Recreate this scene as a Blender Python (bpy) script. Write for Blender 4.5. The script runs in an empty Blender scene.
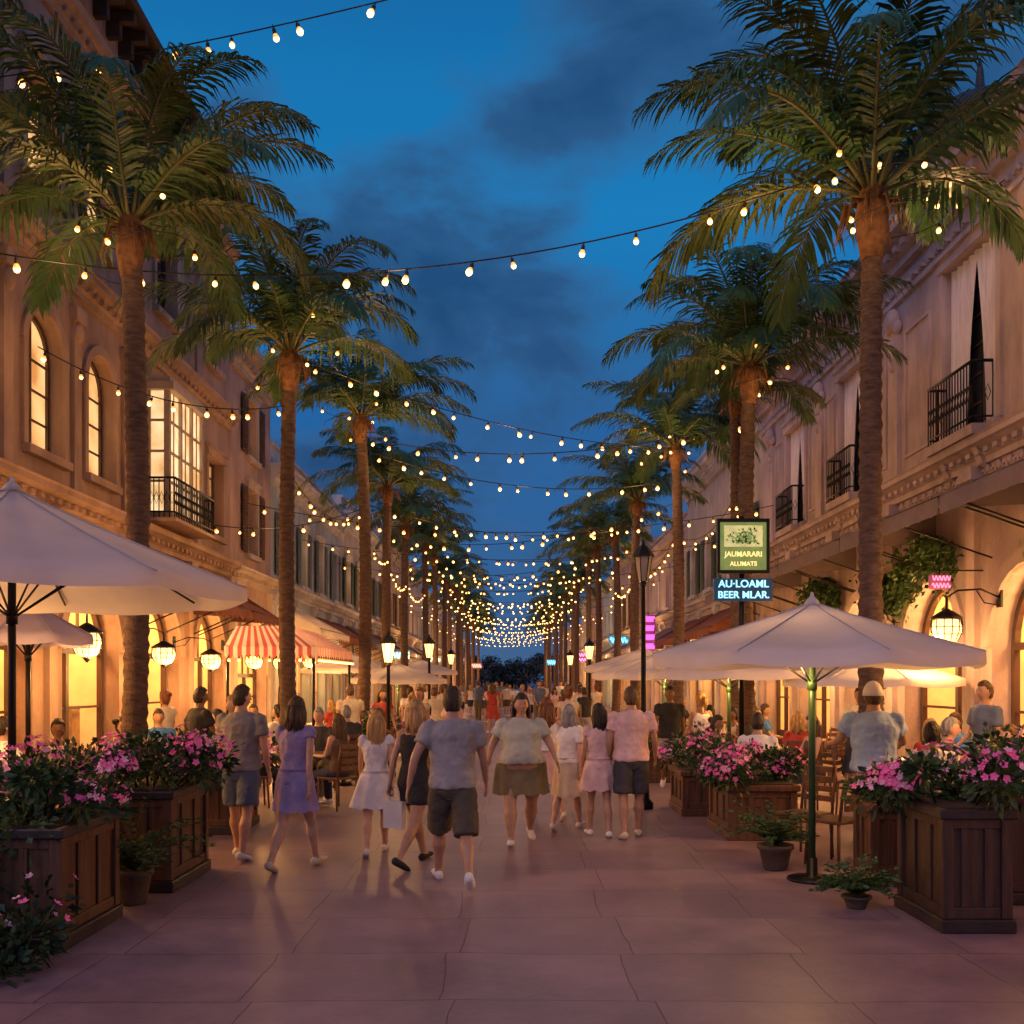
import bpy, bmesh, math, random
from mathutils import Vector, Matrix
from math import sin, cos, pi, radians, sqrt
R = random.Random(7)
S = bpy.context.scene
COL = S.collection

# ------------------------------------------------------------------ materials
MC = {}
def nosample(m):
    try: m.cycles.emission_sampling = 'NONE'
    except Exception: pass
def mat(name, col, rough=.6, metal=0., var=.25, scale=4., bump=0., bscale=30., emis=None, es=0., translucent=0., stretch=None):
    if name in MC: return MC[name]
    m = bpy.data.materials.new(name); m.use_nodes = True
    nt = m.node_tree; N = nt.nodes; L = nt.links
    b = N['Principled BSDF']; out = N['Material Output']
    b.inputs['Roughness'].default_value = rough; b.inputs['Metallic'].default_value = metal
    c = (col[0], col[1], col[2], 1)
    tc = N.new('ShaderNodeTexCoord'); mp = N.new('ShaderNodeMapping')
    L.new(tc.outputs['Object'], mp.inputs['Vector'])
    if stretch: mp.inputs['Scale'].default_value = stretch
    if var > 0:
        nz = N.new('ShaderNodeTexNoise'); nz.inputs['Scale'].default_value = scale; nz.inputs['Detail'].default_value = 5
        L.new(mp.outputs[0], nz.inputs['Vector'])
        cr = N.new('ShaderNodeValToRGB')
        cr.color_ramp.elements[0].position = .3; cr.color_ramp.elements[1].position = .7
        cr.color_ramp.elements[0].color = (col[0]*(1-var), col[1]*(1-var), col[2]*(1-var), 1)
        cr.color_ramp.elements[1].color = (min(1, col[0]*(1+var)), min(1, col[1]*(1+var)), min(1, col[2]*(1+var)), 1)
        L.new(nz.outputs['Fac'], cr.inputs['Fac']); L.new(cr.outputs['Color'], b.inputs['Base Color'])
    else:
        b.inputs['Base Color'].default_value = c
    if bump > 0:
        n2 = N.new('ShaderNodeTexNoise'); n2.inputs['Scale'].default_value = bscale; n2.inputs['Detail'].default_value = 4
        L.new(mp.outputs[0], n2.inputs['Vector'])
        bp = N.new('ShaderNodeBump'); bp.inputs['Strength'].default_value = bump; bp.inputs['Distance'].default_value = .03
        L.new(n2.outputs['Fac'], bp.inputs['Height']); L.new(bp.outputs[0], b.inputs['Normal'])
    if emis:
        b.inputs['Emission Color'].default_value = (*emis, 1); b.inputs['Emission Strength'].default_value = es; nosample(m)
    if translucent > 0:
        tr = N.new('ShaderNodeBsdfTranslucent'); tr.inputs['Color'].default_value = c
        mx = N.new('ShaderNodeMixShader'); mx.inputs[0].default_value = translucent
        L.new(b.outputs[0], mx.inputs[1]); L.new(tr.outputs[0], mx.inputs[2]); L.new(mx.outputs[0], out.inputs['Surface'])
    MC[name] = m
    return m

def glow_mat(name, c1, c2, strength, scale=3.):
    if name in MC: return MC[name]
    m = bpy.data.materials.new(name); m.use_nodes = True
    nt = m.node_tree; N = nt.nodes; L = nt.links; b = N['Principled BSDF']
    tc = N.new('ShaderNodeTexCoord')
    nz = N.new('ShaderNodeTexNoise'); nz.inputs['Scale'].default_value = scale; nz.inputs['Detail'].default_value = 4
    L.new(tc.outputs['Object'], nz.inputs['Vector'])
    cr = N.new('ShaderNodeValToRGB'); cr.color_ramp.elements[0].position = .35; cr.color_ramp.elements[1].position = .65
    cr.color_ramp.elements[0].color = (*c1, 1); cr.color_ramp.elements[1].color = (*c2, 1)
    L.new(nz.outputs['Fac'], cr.inputs['Fac'])
    L.new(cr.outputs['Color'], b.inputs['Base Color']); L.new(cr.outputs['Color'], b.inputs['Emission Color'])
    b.inputs['Emission Strength'].default_value = strength; b.inputs['Roughness'].default_value = .3; nosample(m)
    MC[name] = m; return m

def stucco(name, col):
    if name in MC: return MC[name]
    m = mat(name, col, .85, var=.2, scale=.9, bump=.4, bscale=14)
    nt = m.node_tree; N = nt.nodes; L = nt.links; b = N['Principled BSDF']
    tc = N.new('ShaderNodeTexCoord'); mp = N.new('ShaderNodeMapping'); mp.inputs['Scale'].default_value = (1.4, 1.4, .45)
    nz = N.new('ShaderNodeTexNoise'); nz.inputs['Scale'].default_value = 1.9; nz.inputs['Detail'].default_value = 8; nz.inputs['Roughness'].default_value = .65
    L.new(tc.outputs['Object'], mp.inputs[0]); L.new(mp.outputs[0], nz.inputs['Vector'])
    cr = N.new('ShaderNodeValToRGB'); cr.color_ramp.elements[0].position = .36; cr.color_ramp.elements[1].position = .6
    cr.color_ramp.elements[0].color = (.66, .62, .62, 1); cr.color_ramp.elements[1].color = (1, 1, 1, 1)
    L.new(nz.outputs['Fac'], cr.inputs[0])
    mx = N.new('ShaderNodeMix'); mx.data_type = 'RGBA'; mx.blend_type = 'MULTIPLY'; mx.inputs[0].default_value = .7
    src = b.inputs['Base Color'].links[0].from_socket
    L.new(src, mx.inputs[6]); L.new(cr.outputs[0], mx.inputs[7]); L.new(mx.outputs[2], b.inputs['Base Color'])
    return m

# ------------------------------------------------------------------ mesh builder
class MB:
    def __init__(s): s.v = []; s.f = []; s.m = []; s.sm = []
    def add(s, vs, fs, m=0, smooth=False):
        b = len(s.v); s.v.extend([tuple(v) for v in vs])
        for f in fs: s.f.append(tuple(b+i for i in f)); s.m.append(m); s.sm.append(smooth)
    def quad(s, a, b, c, d, m=0): s.add([a, b, c, d], [(0, 1, 2, 3)], m)
    def box(s, x0, x1, y0, y1, z0, z1, m=0):
        s.add([(x0,y0,z0),(x1,y0,z0),(x1,y1,z0),(x0,y1,z0),(x0,y0,z1),(x1,y0,z1),(x1,y1,z1),(x0,y1,z1)],
              [(0,3,2,1),(4,5,6,7),(0,1,5,4),(1,2,6,5),(2,3,7,6),(3,0,4,7)], m)
    def tube(s, pts, rads, n=8, m=0, ref=(1,0,0), smooth=True):
        pts = [Vector(p) for p in pts]; N = len(pts); vs = []
        for i, p in enumerate(pts):
            t = (pts[min(i+1,N-1)]-pts[max(i-1,0)])
            t = t.normalized() if t.length > 1e-9 else Vector((0,0,1))
            r = Vector(ref)
            if abs(t.dot(r)) > .95: r = Vector((0,1,0)) if abs(t.y) < .8 else Vector((0,0,1))
            u = (r-t*r.dot(t)).normalized(); w = t.cross(u)
            ra = rads[i] if isinstance(rads, (list, tuple)) else rads
            ra, rb = ra if isinstance(ra, tuple) else (ra, ra)
            for k in range(n):
                a = 2*pi*k/n; vs.append(p+u*cos(a)*ra+w*sin(a)*rb)
        fs = []
        for i in range(N-1):
            for k in range(n):
                k2 = (k+1) % n; fs.append((i*n+k, i*n+k2, (i+1)*n+k2, (i+1)*n+k))
        fs.append(tuple(reversed(range(n)))); fs.append(tuple((N-1)*n+k for k in range(n)))
        s.add(vs, fs, m, smooth)
    def loft(s, rings, n=20, m=0, smooth=True):
        vs = []; N = len(rings)
        for (cx, cy, cz, a, b) in rings:
            for k in range(n):
                t = 2*pi*k/n; vs.append((cx+a*cos(t), cy+b*sin(t), cz))
        fs = [(i*n+k, i*n+(k+1)%n, (i+1)*n+(k+1)%n, (i+1)*n+k) for i in range(N-1) for k in range(n)]
        fs.append(tuple(reversed(range(n)))); fs.append(tuple((N-1)*n+k for k in range(n)))
        s.add(vs, fs, m, smooth)
    def lathe(s, prof, c=(0,0,0), n=16, m=0, smooth=True):
        s.loft([(c[0], c[1], c[2]+z, max(r,1e-4), max(r,1e-4)) for r, z in prof], n, m, smooth)
    def sphere(s, c, r, nu=12, nv=8, m=0, fn=None):
        rx, ry, rz = r if isinstance(r, tuple) else (r, r, r)
        vs = []
        for j in range(nv+1):
            ph = -pi/2+pi*j/nv
            cph = max(cos(ph), 1e-3)
            for k in range(nu):
                a = 2*pi*k/nu; d = (cph*cos(a), cph*sin(a), sin(ph))
                p = fn(d) if fn else (d[0]*rx, d[1]*ry, d[2]*rz)
                vs.append((c[0]+p[0], c[1]+p[1], c[2]+p[2]))
        fs = [(j*nu+k, j*nu+(k+1)%nu, (j+1)*nu+(k+1)%nu, (j+1)*nu+k) for j in range(nv) for k in range(nu)]
        fs.append(tuple(reversed(range(nu)))); fs.append(tuple(nv*nu+k for k in range(nu)))
        s.add(vs, fs, m, True)
    def mesh(s, name, mats=()):
        me = bpy.data.meshes.new(name); me.from_pydata(s.v, [], s.f)
        for x in mats: me.materials.append(x)
        me.polygons.foreach_set('material_index', s.m); me.polygons.foreach_set('use_smooth', s.sm)
        me.update(); return me
    def obj(s, name, mats, parent=None, world=True, bevel=0):
        return mkobj(name, s.mesh(name, mats), parent, world, bevel)

def mkobj(name, me, parent=None, world=True, bevel=0):
    o = bpy.data.objects.new(name, me); COL.objects.link(o)
    if parent is not None:
        o.parent = parent
        if world: o.location = -parent.location
    if bevel:
        b = o.modifiers.new('Bevel', 'BEVEL'); b.width = bevel; b.segments = 2; b.limit_method = 'ANGLE'
    return o
def root(name, loc=(0,0,0), label='', cat='', group=None):
    o = bpy.data.objects.new(name, None); COL.objects.link(o); o.location = loc; o.empty_display_size = .2
    return tag(o, label, cat, group)
def tag(o, label, cat, group=None):
    o['label'] = label; o['category'] = cat
    if group: o['group'] = group
    return o
def dup(o, loc=None, rz=None, sc=None, parent=None, label=None):
    c = o.copy(); COL.objects.link(c)
    if parent is not None: c.parent = parent
    if loc is not None: c.location = loc
    if rz is not None: c.rotation_euler = (0, 0, rz)
    if sc is not None: c.scale = (sc, sc, sc) if not isinstance(sc, tuple) else sc
    if label: c['label'] = label
    for ch in o.children: dup(ch, parent=c)
    return c
def lamp(loc, power, col=(1,.53,.18), r=.08, parent=None, world=True):
    l = bpy.data.lights.new('lamp_light', 'POINT'); l.energy = power; l.color = col; l.shadow_soft_size = r
    o = bpy.data.objects.new('lamp_light', l); COL.objects.link(o); o.location = loc
    if parent is not None:
        o.parent = parent
        if world: o.location = Vector(loc)-parent.location
    return o

# ------------------------------------------------------------------ people (built first)
FOLD = bpy.data.textures.new('fold', 'CLOUDS'); FOLD.noise_scale = .11; FOLD.noise_depth = 2
def solid(mb, voxel, mats, name, extra=None, sm=4, fold=0):
    me = mb.mesh(name+'_tmp'); o = bpy.data.objects.new('tmp', me); COL.objects.link(o)
    r = o.modifiers.new('r', 'REMESH'); r.mode = 'VOXEL'; r.voxel_size = voxel; r.use_smooth_shade = True
    s = o.modifiers.new('s', 'SMOOTH'); s.factor = .5; s.iterations = sm
    if fold:
        d = o.modifiers.new('d', 'DISPLACE'); d.texture = FOLD; d.strength = fold; d.mid_level = .42
    dg = bpy.context.evaluated_depsgraph_get(); ev = o.evaluated_get(dg)
    m2 = bpy.data.meshes.new_from_object(ev)
    bpy.data.objects.remove(o); bpy.data.meshes.remove(me)
    m2.polygons.foreach_set('use_smooth', [True]*len(m2.polygons))
    m2.polygons.foreach_set('material_index', [0]*len(m2.polygons))
    if extra:
        e = extra.mesh('e'); bm = bmesh.new(); bm.from_mesh(m2); bm.from_mesh(e); bm.to_mesh(m2); bm.free(); bpy.data.meshes.remove(e)
    m2.materials.clear()
    for x in mats: m2.materials.append(x)
    m2.name = name
    return m2

TM = [(.80,.09,.08),(.86,.15,.11),(.93,.166,.118),(1.02,.152,.105),(1.12,.145,.10),(1.24,.165,.112),(1.34,.182,.113),(1.41,.168,.095),(1.455,.115,.075),(1.485,.066,.062),(1.53,.056,.058),(1.58,.05,.056)]
TF = [(.80,.09,.08),(.86,.16,.118),(.93,.175,.125),(1.02,.15,.105),(1.11,.12,.088),(1.22,.138,.10),(1.31,.152,.118),(1.39,.145,.09),(1.45,.095,.065),(1.485,.055,.052),(1.53,.047,.05),(1.58,.045,.05)]
SK = {'light': (.58,.34,.24), 'tan': (.44,.25,.16), 'brown': (.22,.11,.065)}
def cloth(name, col): return mat('cloth_'+name.replace(' ','_'), col, .85, var=.18, scale=6, bump=.9, bscale=7)
CLO = {'grey': (.30,.29,.29), 'white': (.76,.74,.74), 'olive': (.075,.062,.045), 'black': (.02,.02,.024), 'lilac': (.36,.28,.50), 'slate blue': (.12,.16,.26),
       'cream': (.62,.54,.42), 'khaki': (.17,.14,.075), 'pink': (.68,.46,.44), 'navy': (.03,.04,.09), 'light blue': (.36,.52,.85), 'red': (.40,.05,.04), 'teal': (.05,.25,.28), 'blue': (.05,.18,.50), 'brown': (.12,.07,.045), 'charcoal': (.05,.05,.055), 'grey green': (.42,.44,.38)}
HC = {'dark': (.025,.016,.012), 'brown': (.09,.045,.022), 'blonde': (.50,.29,.11), 'grey': (.3,.29,.28), 'auburn': (.18,.06,.025)}

def person_parts(sp):
    fem = sp.get('fem', False); w = sp.get('w', 1.); T = TF if fem else TM
    lean = sp.get('lean', .03); near = sp.get('near', True); vx = .012 if near else .022; FO = .042 if near else .028
    ly = lambda z: (z-.93)*math.tan(lean) if z > .93 else 0
    belly = (w-1)
    def wid(z): return w if z < 1.42 else 1+(w-1)*.35
    def torso(z0, z1, inf):
        rs = [(z, a, b) for (z, a, b) in T if z0 <= z <= z1]
        def interp(z):
            for i in range(len(T)-1):
                if T[i][0] <= z <= T[i+1][0]:
                    t = (z-T[i][0])/(T[i+1][0]-T[i][0]); return (z, T[i][1]*(1-t)+T[i+1][1]*t, T[i][2]*(1-t)+T[i+1][2]*t)
            return T[0]
        if not rs or rs[0][0] > z0+.005: rs = [interp(max(z0, .801))]+rs
        if rs[-1][0] < z1-.005: rs = rs+[interp(z1)]
        out = []
        for z, a, b in rs:
            k = wid(z); bl = belly*.16*math.exp(-((z-1.08)/.16)**2)
            out.append((0, ly(z)+bl+(.012 if fem and 1.25<z<1.36 else 0), z, a*k+inf, b*k+inf+bl*.5))
        return out
    hipx = .088*(1+(w-1)*.8); shx = (.158 if fem else .185)*(1+(w-1)*.5); lw = 1+(w-1)*.6; lf = .92 if fem else 1.
    legs = []
    for sx, (a, k) in ((-1, sp['legL']), (1, sp['legR'])):
        hip = Vector((sx*hipx, 0, .90)); spread = sp.get('spread', .02)
        d1 = Vector((sx*spread, sin(a), -cos(a))).normalized(); a2 = a-k; d2 = Vector((sx*spread*.3, sin(a2), -cos(a2))).normalized()
        knee = hip+d1*.42; ank = knee+d2*.41
        p = a2*.6 if a2 < 0 else a2*.35
        if sp.get('sit'): p = 0
        fd = Vector((sx*.12, cos(p), sin(p))).normalized()
        legs.append((sx, hip, knee, ank, d1, d2, fd))
    low = min(min((l[3]-Vector((0,0,.075))).z, (l[3]+l[6]*.17-Vector((0,0,.06))).z) for l in legs)
    arms = []
    for sx, (a, b, e) in ((-1, sp['armL']), (1, sp['armR'])):
        sh = Vector((sx*shx, ly(1.41), 1.41))
        b = b+(w-1)*.35
        d1 = Vector((sx*sin(b), cos(b)*sin(a), -cos(b)*cos(a))); a2 = a+e; b2 = b*.45
        d2 = Vector((sx*sin(b2), cos(b2)*sin(a2), -cos(b2)*cos(a2))).normalized()
        el = sh+d1*.285; wr = el+d2*.245
        arms.append((sx, sh, el, wr, d1, d2))
    body = MB(); body.loft(torso(.80, 1.58, 0), 20)
    for sx, hip, knee, ank, d1, d2, fd in legs:
        body.tube([hip+Vector((0,0,.03)), hip+d1*.08, hip+d1*.2, hip+d1*.34, knee, knee+d2*.06, knee+d2*.14-Vector((0,.012,0)), knee+d2*.28, ank, ank+d2*.03],
                  [.085*lw, .092*lw, .080*lw, .062*lw, .052*lw, .05*lw, .060*lw, .040*lw, .034, .034], 12)
        body.tube([ank+d2*.03-fd*.05, ank+d2*.03+fd*.02, ank+d2*.045+fd*.1, ank+d2*.055+fd*.18], [.03, (.036,.036), (.042,.022), (.03,.012)], 10)
    for sx, sh, el, wr, d1, d2 in arms:
        body.tube([sh-d1*.03-Vector((sx*.03,0,0)), sh, sh+d1*.1, el-d1*.03, el+d2*.03, el+d2*.08, el+d2*.17, wr],
                  [.045*lf, .053*lf*lw, .046*lf*lw, .038*lf*lw, .036*lf*lw, .038*lf, .03*lf, .025*lf], 10)
        body.tube([wr-d2*.02, wr+d2*.02, wr+d2*.06, wr+d2*.09], [(.018,.024), (.016,.034), (.014,.040), (.012,.037)], 10)
    yaw = sp.get('yaw', 0); hc = Vector((0, ly(1.63)+.012, 1.628)); RY = Matrix.Rotation(yaw, 3, 'Z')
    def hp(p): return hc+RY @ Vector(p)
    def hf(k):
        def fn(d):
            x, y, z = d; lo = max(0, -z)
            v = Vector((.077*x*(1-.3*lo*lo-.08*lo), .095*y*(1-.15*lo)+.012*lo, .12*z))*k
            return RY @ v
        return fn
    body.sphere(hc, 1, 18, 14, fn=hf(1))
    body.tube([hp((0,.088,.02)), hp((0,.099,0)), hp((0,.114,-.022)), hp((0,.098,-.03))], [.008, .010, .016, .012], 8)
    for e in (-1, 1): body.sphere(hp((e*.080,-.005,-.005)), (.012,.02,.034), 8, 6)
    ex = MB()
    for sx, sh, el, wr, d1, d2 in arms:
        wd = Vector((1,0,0)).cross(d2).normalized()
        if wd.y < 0: wd = -wd
        inn = wd.cross(d2).normalized()
        if inn.x*sx > 0: inn = -inn
        for off, ln in ((-.029,.062), (-.010,.075), (.010,.08), (.029,.072)):
            b0 = wr+d2*.08+wd*off; c = .35 if not sp.get('grip') else 1.2
            p1 = b0+d2*(ln*.45)+inn*.004; p2 = p1+(d2*cos(c)+inn*sin(c))*(ln*.32); p3 = p2+(d2*cos(c*1.8)+inn*sin(c*1.8))*(ln*.28)
            ex.tube([b0, p1, p2, p3], [.0095, .009, .008, .006], 6, 0)
        t0 = wr+d2*.025+wd*.022; t1 = t0+(d2*.6+wd*.75).normalized()*.032; t2 = t1+(d2*.9+wd*.3+inn*.2).normalized()*.03
        ex.tube([t0, t1, t2], [.012, .010, .007], 6, 0)
    for e in (-1, 1):
        ex.sphere(hp((e*.031,.083,.012)), .0115, 8, 6, 1)
        ex.sphere(hp((e*.031,.0915,.012)), .0062, 6, 5, 2)
        ex.tube([hp((e*.016,.0935,.030)), hp((e*.032,.0925,.036)), hp((e*.047,.083,.031))], [.003,.004,.002], 5, 2)
    ex.sphere(hp((0,.093,-.052)), (.023,.007,.007), 8, 5, 3)
    skin = mat('skin_'+sp.get('skin','tan'), SK[sp.get('skin','tan')], .48, var=.13, scale=12, bump=.15, bscale=20)
    parts = [('person', solid(body, vx, [skin, mat('eye_white', (.7,.68,.65), .3, var=0), mat('eye_dark', (.03,.018,.012), .3, var=0), mat('lip', (.4,.12,.1), .5, var=0)], 'person', ex, 3))]
    if sp.get('hair'):
        h = MB(); hcol = mat('hair_'+sp['hair'], HC[sp['hair']], .5, var=.5, scale=30, bump=1., bscale=60, stretch=(1,1,.15)); style = sp.get('style', 'short'); hr = random.Random(len(sp['hair']+style)+int(sp.get('h',1.7)*100))
        def fn(d):
            x, y, z = d
            hair = (z > .50) or (y < .10+.4*z) and (z > -.35 or style != 'short') or (y < -.2 and z > -.62)
            k = 1.13 if hair else .86
            if style != 'short' and hair: k = 1.2
            k += (.025*sin(x*17+z*9)+.02*sin(x*41+y*23)+hr.uniform(-.02,.02))*(1 if hair else 0)
            lo = max(0, -z)
            return RY @ (Vector((.077*x*(1-.2*lo), .095*y+.002, .12*z))*k)
        h.sphere(hc, 1, 36, 24, fn=fn)
        if style in ('long', 'bob'):
            L0 = .42 if style == 'long' else .20
            for k in range(38):
                a = pi*(.02+.96*k/37)+pi
                ca, sa = cos(a), sin(a); ln = L0*hr.uniform(.75,1.1); o_ = hr.uniform(.9,1.12)
                pts = [hp((.075*ca*o_, .09*sa*o_*.95, .05)), hp((.094*ca*o_, .112*sa*o_-.004, -.03)), hp((.098*ca*o_, .112*sa*o_-.01, -.03-ln*.35)), hp((.090*ca*o_+hr.uniform(-.015,.015), .105*sa*o_-.012, -.03-ln*.7)), hp((.080*ca+hr.uniform(-.03,.03), .095*sa-.015, -.03-ln))]
                h.tube(pts, [.018,.021,.019,.014,.003], 6)
        if style == 'bun': h.sphere(hp((0,-.12,.06)), .048, 12, 8)
        if style == 'tail': h.tube([hp((0,-.10,.04)), hp((0,-.15,.02)), hp((0,-.155,-.08)), hp((0,-.13,-.2))], [.025,.034,.03,.01], 8)
        parts.append(('hair', h.mesh('hair', [hcol])))
    if sp.get('cap'):
        c = MB(); c.sphere(hc, 1, 18, 10, fn=lambda d: RY @ (Vector((.077*d[0], .097*d[1], .12*max(d[2], .02)))*1.27))
        c.tube([hp((0,.08,.03)), hp((0,.13,.035)), hp((0,.18,.02))], [(.07,.008),(.068,.006),(.04,.005)], 10)
        parts.append(('cap', c.mesh('cap', [cloth(sp['cap'], CLO[sp['cap']])])))
    top = sp.get('top', 'tee'); bot = sp.get('bottom', 'shorts')
    tcm = cloth(sp['tc'], CLO[sp['tc']])
    inf = .014
    c = MB()
    zlo = .90 if bot != 'skirt' else .96
    if top in ('tee', 'shirt', 'dress'):
        c.loft([(r[0], r[1], r[2], r[3]+(.016 if r[2] < 1.2 and top != 'dress' else 0), r[4]+(.014 if r[2] < 1.2 and top != 'dress' else 0)) for r in torso(zlo, 1.475, inf)], 20)
        fr = {'tee': .58, 'shirt': .66, 'dress': .25}[top]
        for sx, sh, el, wr, d1, d2 in arms:
            a0 = sh-d1*.03-Vector((sx*.03,0,0))
            c.tube([a0, sh, sh+d1*.285*fr*.5, sh+d1*.285*fr], [.055, .066*lf*lw, .068*lf*lw, .072*lf*lw], 12)
    else:
        c.loft(torso(zlo, 1.40, inf), 20)
        for e in (-1, 1): c.tube([(e*.08, ly(1.38)+.08, 1.37), (e*.085, ly(1.44)+.02, 1.462), (e*.08, ly(1.38)-.09, 1.38)], .014, 6)
    def skirt(mb, z0, z1, flare, m=0):
        n = 60; vs = []; rows = 10
        for i in range(rows+1):
            t = i/rows; z = z0+(z1-z0)*t; dz = max(0, .9-z)
            ys = []
            for l in legs:
                if z > l[2].z: yy = l[1].y+(l[2].y-l[1].y)*(l[1].z-z)/max(.05, (l[1].z-l[2].z)) if z < l[1].z else 0
                else: yy = l[2].y+(l[3].y-l[2].y)*(l[2].z-z)/max(.05,(l[2].z-l[3].z))
                ys.append(yy)
            cy = sum(ys)/2*min(1, dz*6); b = max(.125*w+flare*t*.8, abs(ys[0]-ys[1])/2+.1); a = (.165+.02*min(1,t*4))*w+flare*t
            bl = belly*.16*math.exp(-((z-1.08)/.16)**2)
            for k in range(n):
                th = 2*pi*k/n; rp = 1+.08*t*sin(th*9+.8*sin(t*3))+.04*t*sin(th*4+1)
                vs.append((a*cos(th)*rp, cy+bl+b*sin(th)*rp, z+.014*t*sin(th*9)))
        fs = [(i*n+k, i*n+(k+1)%n, (i+1)*n+(k+1)%n, (i+1)*n+k) for i in range(rows) for k in range(n)]
        fs.append(tuple(range(n)))
        mb.add(vs, fs, m, True)
    exs = None
    if top == 'dress':
        exs = MB(); skirt(exs, 1.04, sp.get('hem', .56), sp.get('flare', .06))
    parts.append(({'dress': 'dress', 'tank': 'tank_top'}.get(top, top if top == 'shirt' else 'tee_shirt'), solid(c, vx, [tcm], 'top', exs, fold=FO if top != 'tank' else FO*.5)))
    if top != 'dress':
        bcm = cloth(sp['bc'], CLO[sp['bc']]); c = MB()
        if bot == 'skirt':
            skirt(c, 1.03, sp.get('hem', .58), sp.get('flare', .03)); parts.append(('skirt', c.mesh('skirt', [bcm])))
        else:
            c.loft(torso(.81, 1.02, .01), 20)
            for sx, hip, knee, ank, d1, d2, fd in legs:
                if bot == 'shorts':
                    f = sp.get('len', .36)
                    c.tube([hip+Vector((0,0,.04)), hip+d1*.08, hip+d1*.2, hip+d1*f], [.09*lw, .102*lw, .102*lw, .102*lw], 14)
                else:
                    c.tube([hip+Vector((0,0,.04)), hip+d1*.08, hip+d1*.2, knee, knee+d2*.15, ank-d2*.01], [.09*lw, .10*lw, .09*lw, .07*lw, .068*lw, .06], 14)
            parts.append((bot, solid(c, vx, [bcm], bot, fold=FO*.8)))
    shc = cloth(sp.get('shoe', 'white'), CLO[sp.get('shoe', 'white')])
    for sx, hip, knee, ank, d1, d2, fd in legs:
        s_ = MB()
        dn = fd.cross(Vector((1,0,0))).normalized()
        if dn.z > 0: dn = -dn
        c0 = ank+dn*.035
        s_.tube([c0-fd*.075, c0-fd*.06, c0-fd*.01, c0+fd*.07+dn*.008, c0+fd*.14+dn*.016, c0+fd*.19+dn*.02], [(.018,.02), (.036,.038), (.040,.042), (.044,.033), (.042,.026), (.02,.014)], 12)
        parts.append(('shoe', s_.mesh('shoe', [shc])))
    return parts, -low

def make_person(sp, loc=None, rz=0., label=None, group=None):
    parts, up = person_parts(sp); ob = None; sc = sp.get('h', 1.75)/1.75
    for nm, me in parts:
        me.transform(Matrix.Translation((0,0,up)))
        if ob is None: ob = mkobj(nm, me)
        else: mkobj(nm, me, ob, world=False)
    ob.scale = (sc,)*3; ob.rotation_euler = (0,0,rz)
    if loc: ob.location = loc
    tag(ob, label or 'person', 'person', group)
    return ob

WALK = dict(legL=(.46,.12), legR=(-.32,.42), armL=(-.38,.12,.2), armR=(.38,.12,.4))
WALK2 = dict(legL=(-.24,.34), legR=(.38,.10), armL=(.34,.10,.35), armR=(-.32,.12,.2))
STAND = dict(legL=(.06,.03), legR=(-.10,.06), armL=(.05,.12,.3), armR=(.15,.10,.7))
SIT = dict(legL=(1.45,1.42), legR=(1.5,1.5), armL=(.45,.12,.95), armR=(.5,.12,1.05), sit=True, spread=.12, bottom='trousers')
G1 = 'people strolling on the promenade'
def P_(pose, **k): d = dict(pose); d.update(k); return d
make_person(P_(WALK, h=1.80, tc='grey', bc='olive', hair='dark', skin='tan', shoe='white', len=.42, legR=(-.36,.5), armL=(-.25,.42,.35), armR=(.2,.24,.3), w=1.10), (-.52,8.75,0), .12, 'person in grey tee shirt and dark olive shorts walking', G1)
make_person(P_(WALK2, h=1.5, fem=True, top='dress', tc='white', hair='blonde', style='long', skin='light', hem=.60, flare=.12), (-1.40,10.3,0), .1, 'person with long blonde hair in short white dress', G1)
make_person(P_(WALK, h=1.66, fem=True, top='tank', tc='black', bc='black', bottom='shorts', hair='blonde', style='bob', skin='tan', len=.2, shoe='black', grip=True, yaw=.6), (-.95,9.7,0), -.5, 'person in black tank top and black shorts carrying a bag', G1)
make_person(P_(WALK2, h=1.66, fem=True, top='dress', tc='lilac', hair='brown', style='bob', skin='light', hem=.62, flare=.04, shoe='cream'), (-2.06,9.5,0), -.25, 'person with brown hair in lilac dress walking', G1)
make_person(P_(STAND, h=1.75, tc='grey', bc='slate blue', hair='dark', skin='light', legL=(.22,.05), legR=(-.18,.16), w=1.08, yaw=-.5, armL=(.2,.15,.6), armR=(-.1,.2,.3)), (-2.74,10.1,0), -.15, 'person in grey tee shirt and slate blue shorts', G1)
make_person(P_(WALK2, h=1.67, fem=True, w=1.56, tc='grey green', top='tee', bottom='skirt', bc='khaki', hair='dark', style='bob', skin='tan', hem=.60, flare=.02, shoe='white', lean=.02, yaw=.1, armL=(.2,.3,.5), armR=(-.1,.3,.35)), (.10,11.1,0), pi+.08, 'person in pale grey green top and khaki skirt walking', G1)
make_person(P_(WALK, h=1.62, fem=True, tc='white', top='tank', bc='pink', bottom='skirt', hair='auburn', style='long', skin='light'), (.45,12.9,0), .3, 'person in white tank top and pink skirt walking', G1)
make_person(P_(STAND, h=1.52, fem=True, top='dress', tc='pink', hair='dark', style='bob', skin='tan', hem=.62, flare=.06, legL=(.2,.05), legR=(-.15,.18), yaw=.4), (1.00,11.5,0), .1, 'person with dark hair in pale pink dress', G1)
make_person(P_(STAND, h=1.72, tc='pink', bc='charcoal', hair='brown', skin='tan', w=1.14, legL=(-.14,.14), legR=(.2,.06), len=.38, shoe='cream', armR=(.1,.25,.5)), (1.36,11.4,0), .05, 'person in pale pink tee shirt and dark shorts', G1)
make_person(P_(WALK2, h=1.52, fem=True, top='shirt', tc='white', bc='cream', bottom='skirt', hair='grey', style='bob', skin='light', hem=.5, lean=.14), (.66,12.0,0), -.35, 'person in white shirt and cream skirt leaning forward', G1)
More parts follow.
